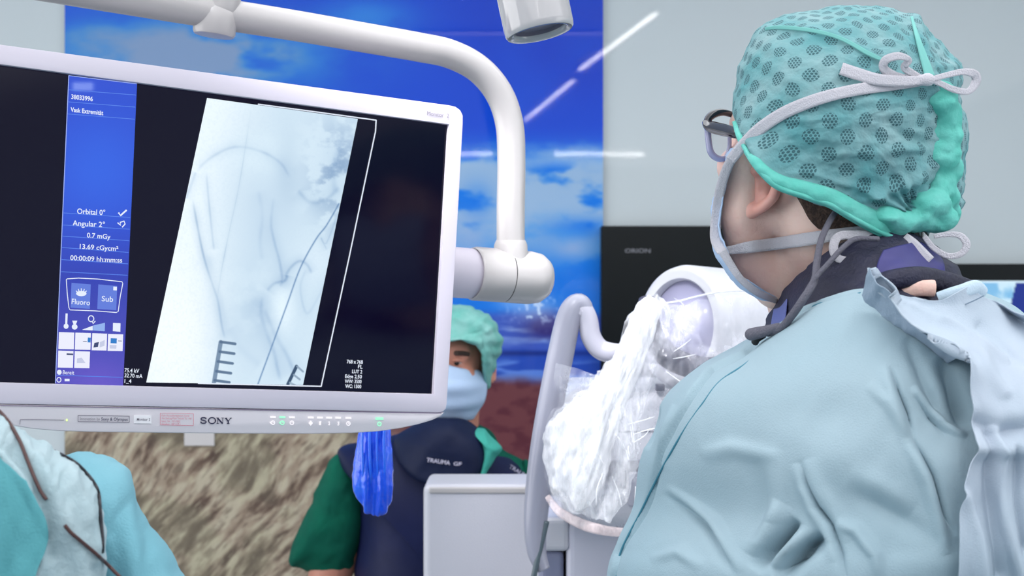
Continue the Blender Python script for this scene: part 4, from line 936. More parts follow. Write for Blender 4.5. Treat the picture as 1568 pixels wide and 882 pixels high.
patch(tb1, [[(1222, 300), (1250, 306), (1290, 320), (1330, 335), (1360, 345)], [(1232, 318), (1260, 325), (1295, 336), (1330, 345), (1360, 352)], [(1242, 336), (1268, 344), (1298, 350), (1330, 355), (1358, 358)], [(1256, 350), (1278, 360), (1302, 366), (1332, 368), (1356, 366)]], .003, m_hair, 'nape_hair', su_, thick=.003)
if False: patch(tb1, [[(1122, 232), (1128, 234), (1134, 238)], [(1122, 252), (1130, 254), (1138, 258)], [(1126, 272), (1132, 272), (1138, 270)]], .0015, mat('sideburn', (188, 146, 132), .8, mottle=(400, (140, 108, 98), .45, .6)), 'sideburn_hair', su_, thick=.001)

# cap --------------------------------------------------------------------
def cap_material():
    m = mat('perforated_cap_cloth', (116, 186, 190), .85, bump=(240, .35)); nt = m.node_tree; b = nt.nodes['Principled BSDF']
    uv = nt.nodes.new('ShaderNodeUVMap'); uv.uv_map = 'cloth'
    def vm(op, a, bb=None):
        n = nt.nodes.new('ShaderNodeVectorMath'); n.operation = op
        if isinstance(a, tuple): n.inputs[0].default_value = a
        else: nt.links.new(a, n.inputs[0])
        if bb is not None:
            if isinstance(bb, tuple): n.inputs[1].default_value = bb
            else: nt.links.new(bb, n.inputs[1])
        return n
    def mth(op, a, bb=None, c_=None):
        n = nt.nodes.new('ShaderNodeMath'); n.operation = op
        for i, v in enumerate((a, bb, c_)):
            if v is None: continue
            if isinstance(v, (int, float)): n.inputs[i].default_value = v
            else: nt.links.new(v, n.inputs[i])
        return n.outputs[0]
    wn = nt.nodes.new('ShaderNodeTexNoise'); wn.inputs['Scale'].default_value = 22; nt.links.new(uv.outputs[0], wn.inputs['Vector'])
    w0 = vm('SUBTRACT', wn.outputs['Color'], (.5, .5, .5)); w1 = vm('MULTIPLY', w0.outputs[0], (.012, .012, 0)); w2 = vm('ADD', uv.outputs[0], w1.outputs[0])
    def hexd(vec, px_, py_):
        ds = []
        for s_ in (0.0, .5):
            a_ = vm('MULTIPLY', vec, (1 / px_, 1 / py_, 0)); a_ = vm('ADD', a_.outputs[0], (s_ + 40, s_ + 40, 0)); a_ = vm('FRACTION', a_.outputs[0])
            a_ = vm('SUBTRACT', a_.outputs[0], (.5, .5, 0)); a_ = vm('MULTIPLY', a_.outputs[0], (px_, py_, 0)); a_ = vm('LENGTH', a_.outputs[0]); ds.append(a_.outputs['Value'])
        return mth('MINIMUM', ds[0], ds[1])
    big = hexd(w2.outputs[0], .0330, .0300); small = hexd(w2.outputs[0], .0034, .0052)
    mb = mth('LESS_THAN', big, .0072); ms = mth('SUBTRACT', 1.0, mth('SMOOTHSTEP', small, .0007, .0014)) if False else mth('LESS_THAN', small, .00118)
    hole = mth('MULTIPLY', mb, ms)
    n2 = nt.nodes.new('ShaderNodeTexNoise'); n2.inputs['Scale'].default_value = 18; n2.inputs['Detail'].default_value = 5; nt.links.new(w2.outputs[0], n2.inputs['Vector'])
    r = nt.nodes.new('ShaderNodeMapRange'); r.inputs['From Min'].default_value = .35; r.inputs['From Max'].default_value = .7; nt.links.new(n2.outputs['Fac'], r.inputs[0])
    mx = nt.nodes.new('ShaderNodeMix'); mx.data_type = 'RGBA'; mx.inputs[6].default_value = (*lin((88, 150, 155)), 1); mx.inputs[7].default_value = (*lin((134, 166, 170)), 1); nt.links.new(r.outputs[0], mx.inputs[0])
    # the cloth is thinner inside each flower
    m3 = nt.nodes.new('ShaderNodeMix'); m3.data_type = 'RGBA'; m3.inputs[7].default_value = (*lin((90, 134, 140)), 1); nt.links.new(mth('MULTIPLY', mb, .3), m3.inputs[0]); nt.links.new(mx.outputs[2], m3.inputs[6])
    m2 = nt.nodes.new('ShaderNodeMix'); m2.data_type = 'RGBA'; m2.inputs[7].default_value = (*lin((44, 84, 92)), 1); nt.links.new(mth('MULTIPLY', hole, .9), m2.inputs[0]); nt.links.new(m3.outputs[2], m2.inputs[6])
    nt.links.new(m2.outputs[2], b.inputs['Base Color']); return m
m_cap = cap_material(); m_rim = mat('cap_rim_teal', (84, 182, 168), .8, bump=(160, .35), mottle=(40, (112, 196, 186), .35, .7))
dF, dE = HD - .085, HD - .075
cap_out = [(1122, 172, HD - .02), (1127, 130, HD), (1138, 85, HD), (1156, 48, HD), (1188, 26, HD), (1235, 13, HD), (1295, 8, HD), (1345, 11, HD), (1385, 22, HD), (1420, 44, HD), (1452, 74, HD), (1470, 98, HD), (1474, 125, HD), (1472, 150, HD), (1482, 185, HD), (1484, 225, HD), (1478, 262, HD), (1472, 300, HD), (1466, 330, HD - .01), (1440, 350, HD - .03), (1400, 358, HD - .05), (1368, 368, HD - .065), (1330, 352, HD - .08), (1290, 330, HD - .09), (1250, 312, HD - .098), (1215, 300, HD - .10), (1185, 288, HD - .102), (1162, 262, HD - .098), (1143, 230, HD - .085), (1130, 203, HD - .05)]
CR = [([(1175, 42), (1220, 44), (1262, 50), (1310, 68), (1350, 92)], .0035, 5), ([(1398, 22), (1405, 50), (1418, 85), (1425, 118)], .005, 9), ([(1425, 130), (1450, 170), (1462, 205), (1440, 222)], .006, 8),
      ([(1130, 205), (1180, 150), (1230, 135)], .002, 9), ([(1360, 190), (1400, 215), (1440, 222)], -.005, 9), ([(1290, 235), (1350, 235), (1430, 225)], .003, 7), ([(1340, 300), (1400, 280), (1450, 240)], .005, 8), ([(1380, 330), (1420, 290), (1455, 270)], -.004, 7), ([(1250, 270), (1310, 285), (1380, 320)], .003, 6)]
def cap_disp(X, Y, W):
    o = (fbm(X / 60, Y / 40, 4, 91) - .5) * .012 + (fbm(X / 22, Y / 9, 3, 93) - .5) * .004 * sstep(1150, 1300, X)
    for pts, a_, w_ in CR:
        d, _, _ = segdist(X, Y, pts); o = o + a_ * np.exp(-(d / w_) ** 2)
    rg = np.hypot((X - 1440) / 1.0, (Y - 250)); o = o + .004 * np.sin(np.arctan2(Y - 330, X - 1400) * 16) * np.exp(-(np.hypot(X - 1400, Y - 340) / 60) ** 2)
    return o * sstep(0, 1, (W[..., 1] < 9) * 1.0)
capm = inflate(cap_out, HD, .128, p=2.5, q=5.0, sub=10, K=60, centre=(1300, 185), disp=cap_disp, Tb=.12)
# cloth coordinates: metres measured over the surface
uvl = capm.uv_layers.new(name='cloth'); c3 = P(1300, 185, HD); Rm = .14
co = np.array([v.co for v in capm.vertices]) - np.array(c3); rr_ = np.hypot(co[:, 0], co[:, 2]); th_ = np.arctan2(rr_, -co[:, 1] + 1e-6) * Rm
uvv = np.stack([co[:, 0] / (rr_ + 1e-9) * th_, co[:, 2] / (rr_ + 1e-9) * th_], 1)
li = np.zeros(len(capm.loops), np.int32); capm.loops.foreach_get('vertex_index', li); uvl.data.foreach_set('uv', uvv[li].ravel())
cap = put('surgical_cap', capm, m_cap, su_); tcap = bvh(capm)
# bright rim band: a loft hugging the lower edge
def band(tree, pts, w0, off, m_, name, parent, th=.0035, pl=.0008, sub=8, fr=.35):
    A = catmull(np.array([list(p) for p in pts], float), sub); n = len(A); T_ = np.gradient(A[:, :2], axis=0); T_ /= np.linalg.norm(T_, axis=1, keepdims=True); N2 = np.stack([-T_[:, 1], T_[:, 0]], 1)
    rows = []; last = 1.3; wv = A[:, 2] if A.shape[1] > 2 else np.full(n, w0)
    base = []
    for i in range(n):
        z = cast(tree, A[i, 0], A[i, 1], off, None); z = last if z is None else z; last = z; base.append(z)
    base = np.array(base)
    for _ in range(4): base[1:-1] = (base[:-2] + 2 * base[1:-1] + base[2:]) / 4
    for s in np.linspace(-.5, .5, 9):
        z = base - th * math.cos(s * math.pi) - pl * np.sin(np.arange(n) * fr * 2 + 3 * s) * 1.0
        q_ = A[:, :2] + N2 * (wv * s)[:, None]; rows.append(np.concatenate([q_, z[:, None]], 1))
    return put(name, solidify(grid_mesh(toworld(np.array(rows))), .001), m_, parent)
rimp = [(1126, 186, 8), (1134, 210, 10), (1150, 238, 13), (1170, 262, 16), (1195, 280, 22), (1235, 292, 26), (1275, 305, 28), (1310, 325, 30), (1345, 342, 34), (1372, 352, 36)]
band(tcap, rimp, 14, .001, m_rim, 'elastic_rim', cap, th=.0045, pl=.0005, sub=10)
put('rim_fold', tube([(p[0], p[1] + p[2] * .36, (cast(tcap, p[0], p[1], 0, None) or 1.28) - .004, .0022) for p in rimp], .0022, seg=10), m_rim, cap)
put('seam_strip', ribbon(on(tcap, [(1172, 44, None, 5), (1200, 42, None, 6), (1250, 48, None, 6), (1290, 60, None, 6), (1330, 82, None, 7), (1352, 92, None, 5)], .0035, 1.27), 6), mat('seam_aqua', (116, 184, 178), .8), cap)
put('seam_strip', ribbon(on(tcap, [(1396, 26, None, 4), (1404, 55, None, 7), (1415, 90, None, 12), (1424, 118, None, 16)], .004, 1.3), 6), mat('seam_aqua_b', (116, 184, 178), .8), cap)
# bunched cloth at the back
bl_ = lambda px, py, d, rx, ry, rz: ('e', P(px, py, d), (rx, ry, rz))
gp = []
dK = HD - .075
for px_, py_, rx, rz in ((1440, 150, .017, .016), (1448, 180, .016, .022), (1446, 205, .017, .016), (1442, 235, .018, .018), (1447, 258, .017, .018), (1436, 285, .018, .015), (1450, 300, .012, .014), (1420, 312, .022, .014), (1400, 335, .020, .013), (1432, 334, .022, .014), (1375, 340, .016, .012), (1455, 326, .010, .012), (1358, 330, .015, .010)):
    z = cast(tcap, px_, py_, 0, None) or (HD - .03)
    gp.append(bl_(px_, py_, z + .004, rx, .014, rz))
gp += [('c', P(1362, 345, dK - .015), .012, P(1370, 366, dK - .02), .006)]
gb = prims(gp, .0028, 7)
gw = np.array([v.co for v in gb.vertices]); X_, Y_ = 784 + gw[:, 0] / gw[:, 1] * F, 441 - (gw[:, 2] - CZ) / gw[:, 1] * F
dsp = (fbm(X_ / 26, Y_ / 18, 3, 95) - .5) * .012
for v, d_ in zip(gb.vertices, dsp): v.co.y -= d_
put('gathered_edge', gb, m_rim, cap)

# mask with its tapes ---------------------------------------------------------
dm = 1.33
mr = [[(1124, 226, dm - .005), (1118, 228, dm + .02), (1114, 234, dm + .04), (1111, 244, dm + .08), (1112, 254, dm + .14)],
      [(1118, 250, dm - .012), (1111, 254, dm + .02), (1106, 260, dm + .05), (1102, 270, dm + .09), (1103, 282, dm + .14)],
      [(1107, 300, dm - .008), (1100, 300, dm + .02), (1095, 302, dm + .05), (1092, 306, dm + .09), (1090, 312, dm + .14)],
      [(1101, 345, dm - .005), (1096, 346, dm + .02), (1091, 348, dm + .05), (1089, 350, dm + .09), (1090, 352, dm + .14)],
      [(1113, 385, dm - .01), (1104, 386, dm + .02), (1095, 384, dm + .05), (1092, 384, dm + .09), (1094, 384, dm + .14)],
      [(1132, 420, dm - .01), (1120, 420, dm + .01), (1110, 412, dm + .04), (1106, 408, dm + .09), (1108, 404, dm + .14)],
      [(1160, 440, dm), (1145, 446, dm + .02), (1132, 440, dm + .05), (1128, 434, dm + .09), (1130, 428, dm + .14)],
      [(1192, 458, dm + .03), (1180, 464, dm + .045), (1165, 460, dm + .07), (1160, 452, dm + .10), (1160, 445, dm + .14)]]
mk = put('surgical_mask', loft(mr, 8, 8, thick=.0012, disp=lambda X, Y, W: (fbm(X / 14, Y / 8, 3, 97) - .5) * .003), M['maskm'], su_)
def tape(name, pts, w_=15): return put(name, ribbon(pts, w_, thick=.0007), M['tape'], mk)
tape('side_edge', [(1128, 232, dm - .03, 14), (1114, 256, dm - .02, 15), (1103, 290, dm - .01, 15), (1097, 330, dm, 15), (1096, 365, dm, 17), (1106, 386, dm - .01, 16)])
tape('chin_edge', [(1106, 384, dm - .014, 14), (1118, 404, dm - .014, 12), (1135, 428, dm - .012, 11), (1160, 448, dm, 11), (1190, 461, dm + .03, 9)])
up = on(tcap, [(1122, 240, dm - .03, 17), (1140, 220, None, 18), (1165, 196, None, 19), (1200, 173, None, 19), (1240, 156, None, 19), (1280, 144, None, 18), (1320, 136, None, 18), (1360, 131, None, 17), (1400, 126, None, 15), (1428, 122, None, 12)], .005, 1.28)
up[0] = (1118, 246, up[1][2] + .01, 16)
tape('upper_tape', up)
tb_low = [(1104, 386, dm - .02, 8), (1125, 382, None, 15), (1150, 378, None, 18), (1190, 373, None, 19), (1230, 367, None, 20), (1270, 361, None, 19), (1310, 356, None, 18), (1340, 352, None, 14)]
lowt = on(tb1, tb_low, .005, 1.3)
zc = [cast(tb1, x_, y_, .004, 1.34) for x_, y_ in ((1112, 384), (1125, 382))]; lowt[0] = (1104, 386, zc[0] + .004, 9); lowt[1] = (1125, 382, zc[1] - .002, 14); lowt.insert(1, (1112, 384, zc[0] - .002, 12)); lowt = [(a_[0], a_[1], a_[2] - .002, a_[3]) for a_ in lowt]
tape('lower_tape', lowt)
bk = (cast(tcap, 1420, 124, 0, 1.27) or 1.27) - .012
tape('upper_bow_end', [(1288, 105, bk - .012, 19), (1315, 114, bk - .014, 19), (1345, 122, bk - .014, 18), (1385, 124, bk - .010, 16), (1425, 122, bk, 11)])
tape('upper_bow_loop', [(1410, 120, bk, 10), (1385, 104, bk - .01, 12), (1392, 92, bk - .014, 9), (1375, 86, bk - .018, 12), (1356, 92, bk - .016, 13), (1354, 106, bk - .012, 14), (1375, 118, bk - .006, 13), (1410, 122, bk, 10)])
tape('upper_bow_loop', [(1424, 122, bk, 8), (1450, 115, bk + .005, 9), (1475, 110, bk + .01, 10), (1492, 114, bk + .015, 14), (1494, 126, bk + .017, 14), (1482, 140, bk + .015, 10), (1460, 137, bk + .01, 10), (1440, 128, bk + .004, 9), (1424, 122, bk, 8)])
put('knot', prims([bl_(1420, 122, bk - .002, .007, .005, .006), bl_(1410, 123, bk - .002, .006, .004, .005)], .0015, 2), M['tape'], mk)
kb = dK - .028
tape('lower_bow_loop', [(1345, 362, kb, 14), (1310, 360, kb - .003, 14), (1284, 362, kb - .008, 13), (1276, 380, kb - .010, 14), (1284, 396, kb - .010, 12), (1310, 399, kb - .008, 12), (1340, 388, kb - .004, 13), (1362, 374, kb, 12)])
tape('lower_bow_end', [(1385, 362, kb, 12), (1398, 374, kb - .004, 17), (1424, 400, kb - .006, 17)])
tape('lower_bow_loop', [(1415, 362, kb + .01, 8), (1430, 380, kb + .01, 9), (1452, 392, kb + .01, 9), (1472, 388, kb + .01, 10), (1480, 374, kb + .01, 12), (1470, 361, kb + .01, 10), (1452, 359, kb + .012, 8), (1430, 362, kb + .012, 7)])

# glasses -----------------------------------------------------------------
gd = HD + .0
m_gl = mat('frame_black_violet', (26, 20, 34), .12, coat=.8); m_gc = mat('frame_clear_edge', (160, 158, 190), .1, coat=.8)
gl = put('glasses', tube([(1140, 205, gd - .06, .0045), (1128, 204, gd - .05, .0055), (1112, 200, gd - .025, .0065), (1096, 196, gd, .0065), (1086, 192, gd + .015, .006), (1083, 186, gd + .022, .005)], .005, seg=12, flat=.55), m_gl, su_)
put('rim', tube([(1086, 202, gd + .018, .0032), (1083, 186, gd + .022, .0036), (1091, 176, gd + .024, .0040), (1106, 172, gd + .028, .0036), (1122, 176, gd + .034, .003)], .003, seg=12), m_gl, gl)
put('lower_rim', tube([(1084, 196, gd + .018, .0034), (1085, 215, gd + .016, .0032), (1089, 234, gd + .016, .0034), (1100, 243, gd + .018, .0032), (1112, 241, gd + .022, .0028), (1117, 225, gd + .028, .0022), (1117, 206, gd + .03, .002)], .003, seg=12), m_gc, gl)
ml = bpy.data.materials.new('lens_glass'); ml.use_nodes = True; bb = ml.node_tree.nodes['Principled BSDF']; bb.inputs['Base Color'].default_value = (.92, .93, .97, 1); bb.inputs['Alpha'].default_value = .14; bb.inputs['Roughness'].default_value = .02
put('lens', loft([[(1088, 202, gd + .018), (1102, 202, gd + .024), (1115, 204, gd + .03)], [(1088, 220, gd + .017), (1102, 222, gd + .022), (1114, 222, gd + .028)], [(1092, 235, gd + .017), (1101, 239, gd + .019), (1110, 237, gd + .023)]], 6, 6, thick=.0012), ml, gl)
# glasses cord -----------------------------------------------------------
m_cord = mat('cord_grey', (98, 96, 108), .75, bump=(600, .5))
ct = put('glasses_cord', tube([(1284, 318, 1.272, .0026), (1272, 336, 1.262, .0028), (1258, 366, 1.250, .003), (1251, 400, 1.240, .0032), (1247, 430, 1.228, .0034), (1230, 458, 1.222, .0036), (1212, 484, 1.230, .0036), (1196, 502, 1.245, .0034), (1176, 511, 1.262, .003)], .003, seg=14, sub=10), m_cord, su_)
put('cord_strand', tube([(1345, 366, 1.245), (1310, 366, 1.238), (1288, 382, 1.232), (1270, 402, 1.228), (1250, 424, 1.226), (1236, 445, 1.224)], .0024, seg=12, sub=8), m_cord, ct)
put('cord_toggle', prims([('c', P(1150, 512, 1.262), .0058, P(1172, 507, 1.258), .0052), ('c', P(1172, 507, 1.258), .005, P(1192, 500, 1.248), .0036)], .0015, 3), m_cord, ct)
put('cord_clip', tube([(1170, 512, 1.268), (1160, 518, 1.270), (1156, 524, 1.275)], .0035, seg=10), M['black'], ct)

# thyroid collar -----------------------------------------------------------
m_col = mat('collar_fabric', (40, 40, 66), .6, bump=(300, .4), mottle=(18, (30, 30, 52), .4, .6)); m_pur = mat('collar_purple', (40, 38, 104), .5, mottle=(20, (60, 56, 122), .45, .7))
top = [(1178, 510, 1.42), (1196, 462, 1.352), (1235, 418, 1.298), (1285, 380, 1.275), (1340, 362, 1.268), (1400, 364, 1.285), (1440, 390, 1.34), (1430, 402, 1.43), (1370, 424, 1.50), (1290, 460, 1.53), (1212, 500, 1.50)]
mid = [(1176, 520, 1.405), (1198, 488, 1.325), (1240, 450, 1.268), (1290, 428, 1.248), (1345, 414, 1.240), (1405, 414, 1.250), (1452, 412, 1.32), (1450, 420, 1.44), (1385, 450, 1.515), (1290, 485, 1.54), (1206, 516, 1.51)]
bot = [(1170, 530, 1.40), (1200, 518, 1.31), (1246, 496, 1.25), (1300, 480, 1.225), (1350, 478, 1.215), (1425, 478, 1.22), (1492, 452, 1.30), (1490, 470, 1.44), (1390, 490, 1.54), (1290, 512, 1.56), (1202, 532, 1.52)]
colm = loft([top, mid, bot], 10, 12, closed=True, disp=lambda X, Y, W: (fbm(X / 40, Y / 16, 3, 99) - .5) * .008, thick=.004)
put('thyroid_collar', colm, m_col, su_); tcol = bvh(colm)
put('collar_edge', tube([tuple(p) for p in top], .0032, seg=10, closed=True), mat('collar_edge', (30, 30, 50), .6), su_)
patch(tcol, [[(1352, 384), (1380, 376), (1410, 372), (1434, 388)], [(1344, 402), (1380, 400), (1415, 398), (1444, 402)], [(1340, 424), (1380, 420), (1420, 418), (1446, 418)]], .003, m_pur, 'collar_sheen_lining', su_, thick=.001)  # purple sheen on the collar's back, coloured in as a thin patch
patch(tcol, [[(1186, 474), (1196, 470), (1206, 458)], [(1182, 498), (1194, 492), (1204, 482)], [(1184, 514), (1192, 510), (1200, 502)]], .004, mat('collar_blue', (92, 100, 160), .5), 'collar_sheen_lining', su_, thick=.001)
put('collar_roll', tube([(1338, 438, 1.228), (1370, 428, 1.222), (1410, 424, 1.226), (1450, 432, 1.246), (1480, 442, 1.262), (1500, 450, 1.275)], .009, seg=14, flat=.6), m_col, su_)
patch(tb1, [[(1378, 440), (1400, 434), (1432, 436)], [(1386, 452), (1406, 452), (1430, 452)]], .0, M['skin'], 'neck_skin', su_, thick=.001) if False else put('neck_skin', tube([(1382, 447, 1.226), (1405, 441, 1.222), (1430, 442, 1.226)], .0075, seg=12, flat=.5), M['skin'], su_)

# gown ------------------------------------------------------------------------
m_gown = mat('gown_teal', (158, 179, 189), .85, bump=(700, .2), mottle=(5, (150, 175, 186), .35, .7)); m_gown2 = mat('gown_light', (190, 208, 222), .85, bump=(700, .25))
FAR = lambda a_, b_: [(x, y, d) for x, y, d in a_]
G = [
 [(1178, 520, 1.36), (1200, 498, 1.292), (1232, 474, 1.245), (1272, 456, 1.215), (1320, 444, 1.200), (1370, 452, 1.192), (1420, 462, 1.195), (1465, 456, 1.205), (1500, 448, 1.25), (1512, 456, 1.32), (1490, 456, 1.46), (1400, 470, 1.56), (1300, 490, 1.585), (1205, 520, 1.53)],
 [(1150, 535, 1.38), (1170, 530, 1.295), (1205, 512, 1.235), (1255, 490, 1.20), (1315, 470, 1.182), (1375, 470, 1.175), (1435, 478, 1.178), (1490, 472, 1.190), (1535, 464, 1.235), (1555, 470, 1.31), (1540, 476, 1.48), (1420, 480, 1.58), (1300, 500, 1.60), (1185, 530, 1.53)],
 [(1098, 572, 1.39), (1112, 572, 1.30), (1155, 560, 1.235), (1220, 545, 1.185), (1300, 525, 1.160), (1375, 520, 1.150), (1450, 525, 1.150), (1520, 515, 1.168), (1585, 500, 1.22), (1620, 505, 1.31), (1600, 515, 1.49), (1450, 510, 1.59), (1300, 520, 1.61), (1150, 560, 1.53)],
 [(1036, 606, 1.40), (1048, 612, 1.31), (1100, 610, 1.235), (1190, 600, 1.175), (1290, 585, 1.140), (1385, 575, 1.125), (1475, 575, 1.125), (1575, 565, 1.140), (1690, 550, 1.20), (1760, 550, 1.31), (1720, 565, 1.50), (1520, 555, 1.60), (1300, 565, 1.62), (1100, 590, 1.54)],
 [(1012, 640, 1.41), (1024, 648, 1.31), (1080, 650, 1.23), (1180, 645, 1.168), (1290, 635, 1.130), (1390, 628, 1.112), (1485, 625, 1.110), (1600, 615, 1.125), (1750, 605, 1.19), (1850, 605, 1.31), (1790, 620, 1.51), (1540, 610, 1.61), (1300, 615, 1.63), (1075, 630, 1.55)],
 [(993, 700, 1.42), (1004, 706, 1.31), (1065, 710, 1.225), (1170, 705, 1.160), (1285, 700, 1.120), (1390, 695, 1.100), (1490, 690, 1.098), (1620, 680, 1.115), (1790, 670, 1.185), (1900, 670, 1.31), (1840, 690, 1.52), (1560, 680, 1.62), (1300, 685, 1.64), (1055, 700, 1.56)],
 [(970, 775, 1.42), (984, 780, 1.31), (1050, 785, 1.218), (1160, 785, 1.152), (1280, 780, 1.112), (1390, 775, 1.092), (1495, 770, 1.092), (1630, 760, 1.11), (1810, 750, 1.18), (1930, 750, 1.31), (1860, 770, 1.52), (1570, 760, 1.62), (1300, 765, 1.64), (1040, 780, 1.56)],
 [(950, 830, 1.42), (964, 838, 1.31), (1035, 845, 1.214), (1150, 845, 1.150), (1280, 840, 1.110), (1390, 835, 1.090), (1495, 830, 1.090), (1640, 820, 1.108), (1820, 810, 1.18), (1945, 810, 1.31), (1870, 830, 1.52), (1580, 820, 1.62), (1300, 825, 1.64), (1030, 840, 1.56)],
 [(940, 890, 1.42), (952, 898, 1.31), (1022, 905, 1.212), (1145, 905, 1.150), (1280, 900, 1.112), (1390, 895, 1.092), (1495, 890, 1.092), (1640, 880, 1.11), (1820, 870, 1.18), (1950, 870, 1.31), (1870, 890, 1.52), (1580, 880, 1.62), (1300, 885, 1.63), (1030, 900, 1.55)],
 [(960, 1050, 1.40), (975, 1060, 1.31), (1040, 1070, 1.22), (1150, 1070, 1.17), (1280, 1070, 1.14), (1390, 1060, 1.125), (1500, 1050, 1.125), (1640, 1040, 1.14), (1780, 1030, 1.20), (1860, 1030, 1.31), (1800, 1050, 1.50), (1560, 1040, 1.57), (1300, 1040, 1.58), (1060, 1060, 1.52)],
 [(1040, 1500, 1.38), (1055, 1500, 1.30), (1105, 1500, 1.235), (1190, 1500, 1.20), (1290, 1500, 1.185), (1390, 1500, 1.18), (1490, 1500, 1.18), (1590, 1500, 1.19), (1680, 1500, 1.23), (1720, 1500, 1.31), (1690, 1500, 1.44), (1540, 1500, 1.50), (1320, 1500, 1.51), (1120, 1500, 1.47)],
 [(1020, 2350, 1.38), (1035, 2350, 1.28), (1090, 2350, 1.21), (1180, 2350, 1.17), (1290, 2350, 1.15), (1390, 2350, 1.15), (1500, 2350, 1.15), (1620, 2350, 1.17), (1710, 2350, 1.22), (1750, 2350, 1.31), (1720, 2350, 1.46), (1550, 2350, 1.52), (1320, 2350, 1.53), (1110, 2350, 1.49)]]
CRG = [  # polyline, height (m), half width px, kind: g ridge/groove, s step
 ([(1229, 705), (1236, 740), (1250, 775), (1272, 805), (1290, 850), (1300, 890)], -.009, 5, 'g'), ([(1222, 712), (1230, 748), (1244, 782), (1264, 812), (1280, 860)], .008, 9, 'g'), ([(1240, 705), (1252, 750), (1275, 785), (1300, 830)], .007, 14, 'g'),
 ([(1218, 795), (1200, 820), (1175, 848), (1158, 872)], -.026, 11, 'g'), ([(1265, 821), (1240, 838), (1215, 862), (1195, 886)], -.030, 12, 'g'), ([(1235, 808), (1212, 838), (1186, 868)], .010, 10, 'g'), ([(1195, 770), (1175, 800), (1150, 850)], .010, 16, 'g'),
 ([(1393, 665), (1412, 695), (1430, 728), (1450, 790), (1466, 822)], -.007, 5, 'g'), ([(1386, 672), (1405, 705), (1422, 740), (1440, 800), (1452, 850)], .008, 9, 'g'),
 ([(1363, 560), (1375, 600), (1389, 632), (1397, 668)], -.007, 5, 'g'), ([(1355, 560), (1366, 605), (1378, 640), (1385, 680)], .006, 10, 'g'), ([(1398, 590), (1425, 622), (1452, 648), (1486, 664)], .009, 6, 'g'), ([(1402, 602), (1428, 634), (1458, 660)], -.006, 7, 'g'),
 ([(1016, 745), (1045, 768), (1078, 796), (1108, 832), (1140, 876)], .007, 7, 'g'), ([(1010, 752), (1040, 778), (1070, 806), (1100, 842), (1130, 884)], -.006, 7, 'g'),
 ([(1290, 745), (1340, 768), (1390, 800), (1440, 838)], -.006, 16, 'g'), ([(1300, 725), (1350, 748), (1400, 780)], .006, 20, 'g'), ([(1280, 800), (1310, 812), (1340, 850), (1350, 890)], .007, 8, 'g'),
 ([(1330, 590), (1360, 620), (1390, 665)], .004, 8, 'g'), ([(1080, 700), (1130, 690), (1200, 700)], .005, 12, 'g'), ([(1165, 700), (1160, 760), (1150, 830)], -.006, 18, 'g'), ([(1190, 690), (1185, 760), (1180, 800)], .005, 16, 'g'),
 ([(1050, 630), (1035, 665), (1020, 720)], .004, 7, 'g'), ([(1012, 625), (1006, 660), (998, 690)], -.009, 7, 'g'), ([(1000, 860), (1040, 845), (1080, 870)], .005, 9, 'g'), ([(1440, 545), (1460, 580), (1478, 625), (1485, 655)], -.016, 13, 'g'), ([(1385, 520), (1405, 560), (1425, 600), (1440, 640)], -.006, 10, 'g')]
SEAM = [(1318, 449), (1253, 466), (1212, 490), (1180, 518), (1146, 554), (1103, 584), (1077, 617), (1047, 660), (1019, 708), (999, 747), (978, 790), (962, 820), (949, 850), (944, 885)]
def gown_disp(X, Y, W):
    near = sstep(1.45, 1.34, W[..., 1])
    o = (fbm(X / 190, Y / 150, 2, 101) - .5) * .030 + (fbm((X + Y * .4) / 60, Y / 130, 2, 103) - .5) * .005 + (fbm(X / 20, Y / 30, 2, 105) - .5) * .0007
    for pts, a_, w_, k_ in CRG:
        d, s_, t = segdist(X, Y, pts); o = o + a_ * np.exp(-(d / w_) ** 2) * near * np.sin(math.pi * np.clip(t, 0, 1)) ** .8
    d, s_, t = segdist(X, Y, SEAM); o = o + near * (.0035 * sstep(0, 3, s_ * d) * np.exp(-(d / 26) ** 2) * (s_ > 0) - .0035 * np.exp(-((d) / 2.2) ** 2))
    return o * sstep(440, 520, Y + (X - 1200) * .0)
gme = loft(G, 34, 26, closed=True, disp=gown_disp)
# tiny random puckers are left to the cloth material
gown = put('surgical_gown', solidify(gme, .0015), m_gown, su_)
tg = bvh(gme)
put('shoulder_seam', tube([(x, y, (cast(tg, x, y, .0022, None) or 1.4)) for x, y in SEAM if cast(tg, x, y, 0, None)], .0011, seg=6, sub=14), mat('seam_teal', (64, 128, 148), .8), gown)
